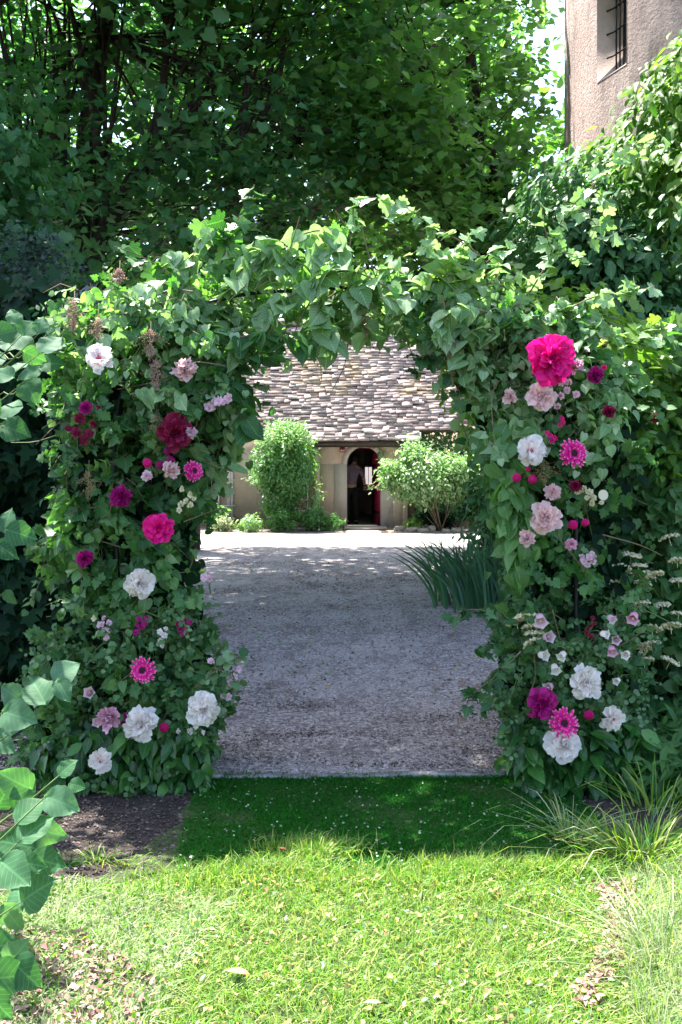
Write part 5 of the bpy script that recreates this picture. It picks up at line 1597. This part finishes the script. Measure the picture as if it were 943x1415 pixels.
FL = [(82, 1062, 34, 80), (103, 1082, 26, 20), (85, 1108, 56, -15), (22, 1078, 58, 150), (40, 1112, 60, 20), (15, 1120, 56, 100), (60, 1150, 62, -10), (20, 1165, 66, 160),
      (58, 1188, 66, 5), (25, 1210, 70, -40), (60, 1232, 66, 20), (10, 1238, 66, 130), (40, 1140, 60, 60), (-10, 1180, 70, 90), (12, 1270, 50, -60), (35, 1195, 60, -20), (5, 1100, 50, 60),
      (20, 1322, 66, 60), (12, 1352, 70, 0), (30, 1345, 60, -30), (0, 1385, 60, -50), (-15, 1310, 70, 20)]
fore_shrub('broad leaved shrub with a bunch of large pale leaves at the lower left edge', (-1.35, 3.3, 0), FL, 3.2)
FL2 = [(52, 948, 66, 110), (82, 925, 46, 60), (25, 990, 60, -10), (10, 1000, 46, 200), (15, 960, 46, 150), (88, 955, 40, -60), (5, 1030, 40, -30)]
fore_shrub('shrub with crinkled round leaves left of the foot of the left pillar', (-1.75, 4.2, 0), FL2, 4.3)
FL3 = [(42, 540, 44, -60), (20, 592, 46, -10), (8, 560, 44, 100), (70, 500, 40, 10), (40, 510, 44, 190), (15, 500, 40, 80), (60, 470, 44, 70), (30, 465, 46, 110), (10, 455, 40, 30), (80, 478, 34, 20),
       (45, 490, 40, -20), (5, 520, 44, 170), (55, 448, 30, 80), (20, 435, 30, 100), (38, 450, 34, 60), (8, 470, 36, 80), (-15, 490, 50, 90), (-15, 560, 50, 60), (70, 455, 28, 45),
       (26, 736, 48, -10), (8, 760, 44, -30), (2, 720, 40, 100), (8, 826, 26, -80)]
fore_shrub('tall broad leaved shrub with light green upper leaves at the left edge', (-1.95, 4.7, 0), FL3, 4.75, 'fore')

# ------------------------------------------------------------------ flowers
def petal(seed, w, th0, th1, rows=5, cols=5, notch=.08, ruf=.05, cup=.18):
    r = np.random.RandomState(seed)
    V = []; U = []
    pos = np.array([0., 0.]); 
    ph = r.rand() * 6
    for j in range(rows):
        v = j / (rows - 1)
        th = math.radians(th0 + (th1 - th0) * v)
        if j: pos = pos + np.array([math.sin(th), math.cos(th)]) / (rows - 1)
        ww = w * (.28 + .85 * math.sin(min(1, v * 1.08) * math.pi * .62)) * (.86 if j == rows - 1 else 1)
        for i in range(cols):
            u = (i / (cols - 1) - .5) * 2
            x = u * ww
            bendback = -cup * (1 - u * u) * 0 + cup * u * u
            edge = ruf * math.sin(5 * u + ph) * v + ruf * .6 * r.randn() * v
            # across-petal curve lifts edges towards the flower axis
            y = pos[0] - bendback * math.cos(th) * .6 + edge * math.cos(th) - (notch * r.rand() + .1 * u * u) * (j == rows - 1) * math.sin(th)
            z = pos[1] + bendback * math.sin(th) * .6 + edge * math.sin(th) - (.1 * u * u) * (j == rows - 1) * math.cos(th)
            V.append((x, y, z)); U.append((u, v))
    T = []
    for j in range(rows - 1):
        for i in range(cols - 1):
            a = j * cols + i
            T += [(a, a + 1, a + cols + 1), (a, a + cols + 1, a + cols)]
    return np.array(V), np.array(T), np.array(U)
RINGS = {'outer': (.25, 54, 97), 'mid': (.21, 32, 76), 'inner': (.19, 8, 48), 'core': (.15, -14, 26)}
PET = {k: [petal(10 * i + s, *v, rows=6, cols=5, notch=.22, ruf=(.07, .11, .15, .16)[i], cup=(.14, .16, .2, .2)[i]) for s in range(4)] for i, (k, v) in enumerate(RINGS.items())}
_pm = {}
def pmesh(ring, s, mat):
    k = (ring, s, mat)
    if k not in _pm:
        V, T, U = PET[ring][s]
        me = mesh_np('petal', V, T, U, smooth=True); me.materials.append(M[mat]); _pm[k] = me
    return _pm[k]

def face_rot(tilt_up=.25, side=0.):
    """turn local +Z to look towards the lawn (-Y), raised a little"""
    d = Vector((side, -1, tilt_up)).normalized()
    return d.to_track_quat('Z', 'Y').to_matrix().to_euler()

def flower(name, label, cat, px, py, Y, side, up, group):
    p_ = W(px, py, Y)
    return thing(name, label, cat, p_, group, face_rot(up, side))

def stalk(t, mat='greenstem', r=.004, L=.14):
    obj('stalk', MB().tube([(0, 0, 0), (0, .01, -L * .5), (0, -.01, -L)], r, 5).mesh('stalk'), M[mat], t)

def peony(label, px, py, d, mat, Y=4.78, side=0., up=.2, open_=0, gr=None, name='peony', cat='peony'):
    t = flower(name, label, cat, px, py, Y, side, up, gr)
    R_ = 1.08 * d / F * Y / 2
    side += .14 * rs.randn(); t.rotation_euler = face_rot(up + .12 * rs.randn(), side)
    rings = [('outer', 11, 1.0, 0), ('outer', 9, .84, .04), ('mid', 13, .76, .1), ('inner', 11, .6, .1), ('core', 9, .48, .12)]
    if open_ == 1: rings = [('outer', 9, 1.0, 0), ('outer', 9, .88, .06), ('mid', 9, .64, .06)]
    if open_ == 2: rings = [('outer', 12, 1.0, 0), ('outer', 11, .86, .06), ('mid', 12, .8, .08), ('mid', 12, .6, .12), ('inner', 11, .48, .12)]
    if open_ == 3: rings = [('outer', 5, .62, 0), ('mid', 8, .8, .02), ('inner', 10, .8, .02), ('core', 11, .7, .02)]
    sc0 = {1: 1.02, 2: 1.05}.get(open_, 1.08) if open_ != 3 else 1.35
    for (rg, n_, sc, lift) in rings:
        ph = rs.rand() * 6
        for i in range(n_):
            a = ph + i * 2 * math.pi / n_ + .12 * rs.randn()
            me = pmesh(rg, rs.randint(4), mat)
            o = bpy.data.objects.new('petal', me); COL.objects.link(o); o.parent = t
            s_ = R_ * sc * sc0 * (.9 + .2 * rs.rand())
            o.matrix_local = Matrix.Translation((0, 0, lift * R_)) @ Matrix.Rotation(a, 4, 'Z') @ Matrix.Rotation(.24 * rs.randn(), 4, 'X') @ Matrix.Rotation(.18 * rs.randn(), 4, 'Y') @ Matrix.Diagonal((s_ * (.9 + .3 * rs.rand()), s_, s_, 1))
    st = MB()
    if open_ in (1, 2):
        for i in range(26):
            a = rs.rand() * 6.28; q_ = rs.rand() * .16 * R_
            p0 = np.array([q_ * math.cos(a), q_ * math.sin(a), 0]); p1 = p0 * 1.9 + (0, 0, R_ * (.22 + .1 * rs.rand()))
            st.tube([p0, p1], [R_ * .015, R_ * .04], 4)
        obj('stamens', st.mesh('stamens'), M['pinkstamen' if mat in ('p_hot', 'p_mag', 'p_burg', 'p_white') else 'stamen'], t)
    stalk(t, L=.16)
    return t

def pom_mesh(name, R_, n_, mat, rows=(.95, .8, .6, .4), w=.5, fat=1.0):
    mb = MB()
    for ri, rad_ in enumerate(rows):
        m_ = max(3, int(n_ * rad_ * (1.3 if n_ > 12 else 1)))
        th0, th1 = [(70, 88), (48, 66), (25, 45), (5, 20), (0, 5)][min(ri, 4)]
        for i in range(m_):
            V, T, U = petal(rs.randint(999), w * (.36 if n_ > 12 else .5), (th0 + 9 * rs.randn()) * fat, (th1 + 12 * rs.randn()) * fat, 4, 4, .25, .22 if n_ > 12 else .1)
            a = i * 2 * math.pi / m_ + ri * .5 + .1 * rs.randn()
            s_ = R_ * (.55 + .45 * rad_) * (.9 + .2 * rs.rand()) * 1.05
            V = V * s_
            c, s2 = math.cos(a), math.sin(a)
            V = np.column_stack([V[:, 0] * c - V[:, 1] * s2, V[:, 0] * s2 + V[:, 1] * c, V[:, 2] + .1 * R_ * ri])
            mb.add(V, T, U)
    me = mb.mesh(name, uv=True, smooth=True); me.materials.append(M[mat])
    return me
def pom(name, label, cat, px, py, d, mat, Y=4.8, side=0., up=.2, gr=None, n_=11, rows=(.95, .8, .6, .4), fat=1.0, w=.5):
    t = flower(name, label, cat, px, py, Y, side, up, gr)
    R_ = d / F * Y / 2
    obj('petals', pom_mesh('petals', R_, n_, mat, rows, w, fat), None, t)
    stalk(t, r=.0025, L=.12)
    return t
def globe(label, px, py, d, mat, Y=4.82, gr=None, name='globe_flower', cat='globe flower'):
    """tight clover-like head"""
    t = flower(name, label, cat, px, py, Y, .1 * rs.randn(), .4, gr)
    R_ = d / F * Y / 2
    mb = MB(); n_ = 70
    for i in range(n_):
        z = 1 - 1.7 * (i + .5) / n_; a = i * 2.39996; q_ = math.sqrt(1 - z * z)
        dn = np.array([q_ * math.cos(a), q_ * math.sin(a), z]); sd = nrm(np.cross(dn, (.1, .2, 1)))
        up_ = np.cross(dn, sd)
        b0 = dn * R_ * .62
        w_ = R_ * .17
        V = [b0 - sd * w_, b0 + sd * w_, b0 + up_ * w_, b0 - up_ * w_, dn * R_ * (.92 + .16 * rs.rand())]
        mb.add(V, [(0, 2, 4), (2, 1, 4), (1, 3, 4), (3, 0, 4)], [(0, .3)] * 4 + [(0, 1)])
    me = mb.mesh('head', uv=True); me.materials.append(M[mat]); obj('head', me, None, t)
    stalk(t, r=.002, L=.12)
    return t
def gerbera(label, px, py, d, Y=4.76, side=0., up=.15, gr=None):
    t = flower('gerbera', label, 'gerbera', px, py, Y, side, up, gr)
    R_ = d / F * Y / 2
    for ring, (n_, L, tl) in enumerate(((24, 1.06, 84), (20, .86, 68), (14, .52, 56))):
        for i in range(n_):
            V, T, U = petal(i + 40 * ring, .08, tl - 8, tl + 8, 4, 3, .02, .02, .05)
            if i < 3:
                pass
            a = i * 2 * math.pi / n_ + .07 * rs.randn() + ring * .1
            me = mesh_np('petal', V, T, U, smooth=True) if (ring, i % 4) not in _g else _g[(ring, i % 4)]
            if (ring, i % 4) not in _g:
                me.materials.append(M['p_gerb']); _g[(ring, i % 4)] = me
            o = bpy.data.objects.new('petal', me); COL.objects.link(o); o.parent = t
            s_ = R_ * L * (.9 + .2 * rs.rand())
            o.matrix_local = Matrix.Translation((0, 0, .06 * R_ * ring)) @ Matrix.Rotation(a, 4, 'Z') @ Matrix.Rotation(.1 * rs.randn(), 4, 'X') @ Matrix.Diagonal((R_, s_, s_, 1))
    dc = MB()
    for i in range(60):
        a = i * 2.39996; q_ = .25 * R_ * math.sqrt(i / 60)
        c = np.array([q_ * math.cos(a), q_ * math.sin(a), .34 * R_ - q_ * q_ * 3 / R_ * .3])
        dc.add(np.array([(1, 0, 0), (-.5, .8, 0), (-.5, -.8, 0), (0, 0, 1.4)]) * R_ * .06 + c, [(0, 1, 3), (1, 2, 3), (2, 0, 3)])
    obj('disc', dc.mesh('disc'), M['disc'], t)
    stalk(t)
_g = {}
def bell_mesh(R_, mat, L=1.9, flare=1.0):
    mb = MB(); k = 15; prof_ = [(.18, 0), (.62, .22), (.70, .55), (.78, .85), (1.05 * flare, 1.0)]
    V = []; U = []
    for j, (r_, v) in enumerate(prof_):
        for i in range(k):
            a = i * 2 * math.pi / k
            rr = r_ * (1 + (.2 if j == 4 else .05) * math.cos(5 * a))
            V.append((rr * R_ * math.cos(a), rr * R_ * math.sin(a), (v - 1) * L * R_)); U.append((0, v))
    T = []
    for j in range(4):
        for i in range(k):
            p_, q_ = j * k + i, j * k + (i + 1) % k
            T += [(p_, q_, q_ + k), (p_, q_ + k, p_ + k)]
    V.append((0, 0, -L * R_)); U.append((0, 0))
    T += [(len(V) - 1, (i + 1) % k, i) for i in range(k)]
    mb.add(V, T, U)
    me = mb.mesh('bell', uv=True, smooth=True); me.materials.append(M[mat]); return me
def bell(label, px, py, d, mat='p_lav', Y=4.82, side=0., up=.3, gr='bell flowers in the right pillar'):
    t = flower('bell_flower', label, 'bell flower', px, py, Y, side, up, gr)
    R_ = d / F * Y / 2
    obj('bell', bell_mesh(R_, mat), None, t)
    obj('stamen', MB().tube([(0, 0, -R_ * 1.5), (0, 0, -R_ * .2)], [R_ * .08, R_ * .16], 5).mesh('stamen'), M['umbel'], t)
    o = stalk(t, r=.0018, L=.12)
def cluster(name, label, cat, blooms, mat, Y=4.82, gr=None, kind='five', stem='greenstem'):
    """a cut stem carrying several small blooms; each bloom a part"""
    bl = np.array([W(a, b_, Y) for a, b_, d in blooms])
    base = bl.mean(0) + (0, .12, -.1)
    t = thing(name, label, cat, base, gr)
    for (a, b_, d), p_ in zip(blooms, bl):
        R_ = d / F * Y / 2
        if kind == 'button':
            me = pom_mesh('bloom', R_, 12, mat, (.95, .6, .35), .5, 1.0)
        else:
            me = pom_mesh('bloom', R_, 7, mat, (.95, .6), .62)
        o = obj('bloom', me, None, t, p_ - base + (0, .03 * rs.rand(), 0))
        o.rotation_euler = face_rot(.2 + .3 * rs.randn(), .35 * rs.randn())
        c = curve([base, (base + p_) / 2 + (0, -.01, .02), p_ + (0, .005, 0)], 5)
        obj('stem', MB().tube(c, .0018, 4).mesh('stem'), M[stem], t, world=True)
    return t

gp = 'large peonies in the floral arch'
# left pillar
peony('white open peony near the top of the left pillar, below the dusty pink plumes', 138, 497, 44, 'p_white', 4.72, -.1, .3, 1, gp)
peony('pale blush peony cupped near the top inner side of the left pillar', 255, 515, 36, 'p_blush', 4.86, .2, .35, 3, gp)
peony('large burgundy peony in the upper left pillar beside the olive plume', 243, 598, 50, 'p_burg', 4.8, .1, .15, 2, gp)
peony('vivid hot pink peony in the middle of the left pillar', 220, 731, 46, 'p_hot', 4.78, .15, .2, 2, gp)
peony('white peony turned sideways behind a lobed leaf in the left pillar', 193, 804, 42, 'p_white', 4.82, .5, -.1, 0, gp)
peony('white and pale pink ruffled peony in the bottom centre of the left pillar', 197, 1002, 48, 'p_white', 4.74, 0, .3, 0, gp)
peony('large pure white peony at the inner foot of the left pillar', 281, 979, 48, 'p_white', 4.74, .1, .2, 0, gp)
peony('blush white peony hanging lowest in the left pillar', 140, 1051, 36, 'p_white', 4.74, -.1, .1, 1, gp)
peony('pink and white small peony under the burgundy one in the left pillar', 235, 653, 30, 'p_blush', 4.8, .1, .3, 3, gp)
peony('lilac pink garden rose with a quartered centre at the foot of the left pillar', 153, 990, 38, 'p_lilac', 4.74, -.1, .25, 3, None, 'garden_rose', 'rose')
pom('carnation', 'purple magenta ruffled carnation in the left pillar above the hot pink peony', 'carnation', 168, 687, 35, 'p_mag', n_=16, w=.6)
pom('carnation', 'magenta ruffled carnation at the outer edge of the left pillar', 'carnation', 118, 772, 28, 'p_mag', n_=14, w=.6)
pom('ranunculus', 'bright magenta ranunculus at the outer edge of the upper left pillar', 'ranunculus', 119, 564, 21, 'p_mag', n_=12)
pom('ranunculus', 'pink edged ranunculus left of the small blush peony in the left pillar', 'ranunculus', 204, 658, 18, 'p_button', n_=12)
pom('ranunculus', 'pale lilac bloom beside the burgundy peony', 'ranunculus', 264, 598, 20, 'p_lav', n_=10)
cluster('burgundy_cluster', 'cluster of burgundy blooms at the outer edge of the upper left pillar', 'flower cluster', [(110, 579, 20), (105, 598, 20), (121, 601, 20), (94, 592, 11), (130, 586, 14), (114, 610, 14), (134, 563, 9)], 'p_burg')
cluster('lilac_cluster', 'three pale pink ruffled blooms at the inner edge below the arch shoulder', 'flower cluster', [(288, 563, 18), (303, 556, 19), (316, 551, 17), (296, 554, 13)], 'p_lav')
gg = 'small magenta globe flowers'
globe('magenta globe flower, leftmost of three under the burgundy peony', 204, 640, 15, 'p_hot', gr=gg)
globe('magenta globe flower, lowest of three under the burgundy peony', 222, 643, 14, 'p_mag', gr=gg)
globe('magenta globe flower, rightmost of three under the burgundy peony', 236, 636, 14, 'p_mag', gr=gg)
globe('dark magenta globe flower touching the lower edge of the burgundy peony', 232, 623, 13, 'p_mag', gr=gg)
globe('red pink globe flower right of the ruffled white peony, left pillar foot', 227, 1005, 15, 'p_hot', gr=gg)
gerbera('pink gerbera seen from the side at the inner edge of the left pillar', 267, 651, 30, 4.82, .8, .2, 'spiky pink gerberas')
gerbera('hot pink gerbera with pale tips in the lower left pillar', 198, 926, 36, 4.72, 0, .15, 'spiky pink gerberas')
cluster('cream_cluster', 'cluster of small cream blooms in the left pillar', 'flower cluster', [(252, 676, 10), (263, 684, 11), (257, 693, 11), (249, 697, 10), (247, 705, 10), (262, 698, 11), (268, 690, 8)], 'p_cream')
cluster('lavender_stock', 'dusky lavender stock spike in the lower left pillar beside a cream bud', 'stock flower', [(139, 864, 13), (149, 862, 11), (144, 873, 14), (135, 876, 10), (147, 881, 11), (143, 855, 9)], 'p_lav')
pom('cream_bud', 'single cream bud in the lower left pillar left of the lavender stock', 'flower bud', 131, 855, 14, 'p_cream', n_=7, rows=(.7, .5), fat=.6)
cluster('purple_stock', 'deep magenta stock spike in the centre of the lower left pillar', 'stock flower', [(192, 856, 10), (200, 862, 11), (194, 868, 11), (188, 874, 10), (202, 854, 8), (190, 864, 8)], 'p_mag')
cluster('purple_stock', 'deep magenta stock spike at the inner edge of the lower left pillar', 'stock flower', [(246, 862, 11), (254, 858, 11), (259, 868, 12), (248, 872, 11), (253, 877, 9), (263, 860, 8)], 'p_mag')
cluster('white_stock', 'small white stock between the two magenta spikes', 'stock flower', [(221, 874, 11), (227, 879, 11), (222, 886, 11), (228, 870, 8), (224, 893, 8)], 'p_white')
cluster('dark_cluster', 'small dark magenta cluster between the lilac rose and the ruffled peony', 'flower cluster', [(174, 990, 11), (170, 1000, 10), (176, 1006, 10)], 'p_mag')
cluster('sweet_pea', 'pale lilac sweet pea blooms leaning over the gravel from the left pillar', 'sweet pea', [(330, 925, 11), (324, 936, 12), (318, 945, 12), (316, 964, 13), (334, 918, 9), (308, 962, 8), (292, 914, 12)], 'p_lav')
cluster('lilac_pea', 'lilac bloom with dark buds on the inner edge of the left pillar', 'sweet pea', [(283, 798, 14), (290, 800, 11), (287, 791, 8)], 'p_lav')
bell('lavender bell flower alone in the lower left pillar', 123, 957, 15, gr=None)
bell('lilac bud tucked left of the lilac garden rose', 134, 998, 13, gr=None)
cluster('white_cluster', 'little white blossoms under the large white peony of the left pillar', 'flower cluster', [(262, 1012, 11), (270, 1004, 10), (279, 1014, 9), (246, 1012, 8)], 'p_white')

# right pillar
peony('largest bloom, bright magenta peony at the top of the right pillar', 761, 497, 72, 'p_hot', 4.78, .05, .15, 2, gp)
peony('blush peony with hanging petals just below the largest magenta peony', 748, 548, 42, 'p_blush', 4.8, -.1, .1, 0, gp)
peony('white blush peony in the upper right pillar left of the gerbera', 733, 624, 46, 'p_white', 4.78, -.1, .2, 1, gp)
peony('large blush peony in the middle of the right pillar', 753, 716, 46, 'p_blush', 4.76, -.1, .25, 0, gp)
peony('white peony in the lower right pillar, the upper one of three white ones', 808, 943, 48, 'p_white', 4.74, .05, .2, 0, gp)
peony('dark magenta peony in the lower right pillar', 748, 972, 46, 'p_mag', 4.74, -.1, .2, 0, gp)
peony('white peony turned right at the outer side of the lower right pillar', 845, 993, 40, 'p_white', 4.76, .4, -.1, 1, gp)
peony('white ruffled peony at the very foot of the right pillar', 779, 1029, 48, 'p_white', 4.70, 0, .2, 0, gp)
peony('pale rose half hidden in leaves at the inner top of the right pillar', 705, 550, 24, 'p_blush', 4.84, -.3, .3, 3, None, 'rose', 'rose')
peony('lilac pink rose at the lower right of the largest magenta peony', 793, 509, 26, 'p_lilac', 4.78, .1, .3, 3, None, 'rose', 'rose')
peony('blush rose at the lower left of the large blush peony', 729, 745, 28, 'p_blush', 4.76, -.2, .3, 3, None, 'rose', 'rose')
pom('carnation', 'crimson magenta carnation right of the largest peony', 'carnation', 822, 519, 26, 'p_mag', n_=16, w=.6)
pom('carnation', 'tiny pink bud above the crimson magenta carnation', 'carnation', 835, 508, 9, 'p_hot', n_=7)
pom('carnation', 'dark crimson carnation at the outer side of the upper right pillar', 'carnation', 841, 569, 20, 'p_burg', n_=12, w=.6)
pom('carnation', 'very dark burgundy bloom deep among the leaves at the far right', 'carnation', 905, 578, 16, 'p_burg', 5.1, n_=10)
pom('carnation', 'soft pink ruffled carnation above the large blush peony', 'carnation', 763, 680, 26, 'p_blush', n_=13, w=.6)
pom('carnation', 'very dark burgundy scabious left of the cream buttons', 'carnation', 795, 672, 20, 'p_burg', n_=12)
pom('ranunculus', 'pink edged magenta ranunculus in the middle of the right pillar', 'ranunculus', 789, 752, 20, 'p_lilac', n_=12)
cluster('hydrangea', 'pale lilac hydrangea floret head below the pink edged ranunculus', 'hydrangea', [(808, 776, 12), (815, 770, 12), (821, 776, 12), (813, 781, 11), (820, 766, 10), (806, 770, 10), (824, 770, 8)], 'p_lav')
cluster('button_mums', 'spray of six small pale pink button blooms with darker centres', 'button flowers', [(777, 529, 12), (788, 528, 12), (785, 539, 12), (775, 547, 13), (797, 545, 13), (772, 562, 12)], 'p_button', kind='button')
cluster('cream_buttons', 'row of small cream button blooms in the right pillar', 'button flowers', [(800, 679, 12), (808, 676, 12), (815, 680, 12), (821, 688, 12), (818, 695, 11), (832, 695, 9), (812, 688, 9)], 'p_cream', kind='button')
t = flower('papery_disc', 'pale papery seed disc at the right end of the cream buttons', 'seed disc', 834, 684, 4.76, 0, .1, None)
V = [(0, 0, .002)] + [(.024 * math.cos(a), .026 * math.sin(a), 0) for a in np.linspace(0, 6.283, 17)[:-1]]
obj('disc', mesh_np('disc', V, [(0, 1 + i, 1 + (i + 1) % 16) for i in range(16)], [(0, .9)] * 17), M['lunaria'], t)
obj('rim', MB().tube([(.0245 * math.cos(a), .0265 * math.sin(a), 0) for a in np.linspace(0, 6.283, 17)], .0012, 4, cap=False).mesh('rim'), M['straw'], t)
cluster('pink_pea', 'small bright pink blossoms under the pale button blooms', 'flower cluster', [(777, 579, 10), (780, 584, 9), (776, 587, 8)], 'p_hot')
cluster('pink_pea', 'four bright pink blossoms above the gerbera of the right pillar', 'flower cluster', [(757, 598, 8), (762, 603, 10), (768, 605, 9), (765, 610, 9)], 'p_hot')
gerbera('hot pink gerbera with spiky petals in the upper right pillar', 792, 627, 40, 4.74, .1, .15, 'spiky pink gerberas')
gerbera('hot pink gerbera with long pale tips at the foot of the right pillar', 779, 999, 42, 4.68, 0, .15, 'spiky pink gerberas')
globe('magenta globe flower, left one of the pair under the white blush peony', 714, 660, 14, 'p_hot', gr=gg)
globe('magenta globe flower, right one of the pair under the white blush peony', 736, 662, 14, 'p_hot', gr=gg)
globe('tiny magenta globe flower just under the white blush peony', 730, 648, 8, 'p_hot', gr=gg)
globe('magenta globe flower, left one of the pair beside the large blush peony', 792, 725, 15, 'p_hot', gr=gg)
globe('magenta globe flower, right one of the pair beside the large blush peony', 809, 722, 12, 'p_hot', gr=gg)
globe('magenta globe flower between the white peonies of the lower right pillar', 814, 988, 15, 'p_hot', gr=gg)
for (a, b_, d, m_, lab) in [(748, 861, 18, 'p_lav', 'pink bell flower highest at the inner side of the lower right pillar'), (761, 880, 15, 'p_lav', 'pale lilac bell just below the highest inner pink bell'),
                          (874, 857, 16, 'p_lilac', 'deeper pink bell flower at the outer top of the lower right pillar'), (848, 857, 12, 'p_lav', 'pale bell left of the deeper pink bell'),
                          (852, 885, 12, 'p_lav', 'lilac bell in the middle of the outer bells'), (847, 903, 14, 'p_lilac', 'dusky pink bell low among the outer bells'),
                          (755, 906, 14, 'p_white', 'white bell pointing left above the dark magenta peony'), (775, 909, 13, 'p_white', 'open white bell right of the white bell pointing left'),
                          (769, 928, 14, 'p_white', 'closed white bell left of the upper white peony'), (864, 906, 12, 'p_white', 'white bell at the outer edge right of the dusky pink bell'),
                          (840, 877, 12, 'p_white', 'white bell left of the lilac middle bell'), (851, 942, 10, 'p_white', 'small white bell right of the upper white peony'),
                          (756, 951, 14, 'p_lav', 'lilac bell leaning over the dark magenta peony')]:
    bell(lab, a, b_, d * 1.05, m_, 4.78, 1.1 * rs.randn(), -.9 + 1.3 * rs.rand())
cluster('snapdragon', 'burgundy snapdragon stem in the lower right pillar', 'snapdragon', [(820, 855, 8), (818, 867, 9), (814, 876, 9), (817, 880, 9), (822, 862, 7)], 'p_burg')

# dusty pink plumes (smoke bush / astilbe heads)
def plume(label, px, py, w, h, mat, Y=4.84, n_=520, up=-1):
    p0 = W(px, py - h / 2, Y)
    t = thing('flower_plume', label, 'flower plume', p0, 'feathery plumes in the left pillar')
    s_ = Y / F
    br = MB(); dots = MB()
    for i in range(26):
        v = (i + rs.rand()) / 26
        a0 = p0 + np.array([0, 0, -v * h * s_ * .8])
        wd = math.sin(math.pi * min(1, .15 + v * .85)) * w / 2 * s_
        e = a0 + np.array([wd * rs.randn() * .7, -.04 * rs.rand(), -.25 * h * s_ * rs.rand()])
        br.tube([a0, (a0 + e) / 2 + (0, 0, .008), e], .0011, 3, cap=False)
        for j in range(n_ // 26):
            q_ = a0 + (e - a0) * rs.rand() + rs.randn(3) * .006
            dots.add(np.array([(1, 0, 0), (-.5, .8, 0), (-.5, -.8, .2), (0, 0, 1.2)]) * (.0022 + .0016 * rs.rand()) + q_, [(0, 1, 3), (1, 2, 3), (2, 0, 3), (0, 2, 1)])
    br.tube([p0 + (0, 0.02, .05), p0 - (0, 0, h * s_)], .002, 4)
    obj('branchlets', br.mesh('branchlets'), M['twig'], t, world=True, kind='stuff')
    obj('florets', dots.mesh('florets'), M[mat], t, world=True, kind='stuff')
plume('hanging dusty pink plume at the top outer corner of the left pillar', 102, 440, 46, 50, 'plume')
plume('small dusty pink plume right of the hanging corner plume', 135, 458, 34, 36, 'plume')
plume('brownish pink plume at the top of the left pillar beside the pale blush peony', 208, 478, 42, 44, 'plume')
plume('narrow pink brown plume hanging under the brownish one', 216, 518, 26, 46, 'plume')
plume('olive brown plume left of the burgundy peony', 216, 600, 36, 58, 'oliveplume')
plume('fine pinkish tuft on the top of the left shoulder', 165, 384, 30, 22, 'plume')
plume('faint brown plume low at the outer side of the left pillar', 122, 672, 34, 44, 'oliveplume')
plume('yellow green catkin tassels hanging under the middle of the arch', 505, 445, 60, 60, 'oliveplume', 4.95, 700)
plume('yellow green catkin tassels at the inner side of the right pillar', 625, 500, 40, 70, 'oliveplume', 4.9, 600)
plume('olive green tassels left of the gerbera in the right pillar', 752, 655, 40, 34, 'oliveplume', 4.82, 400)
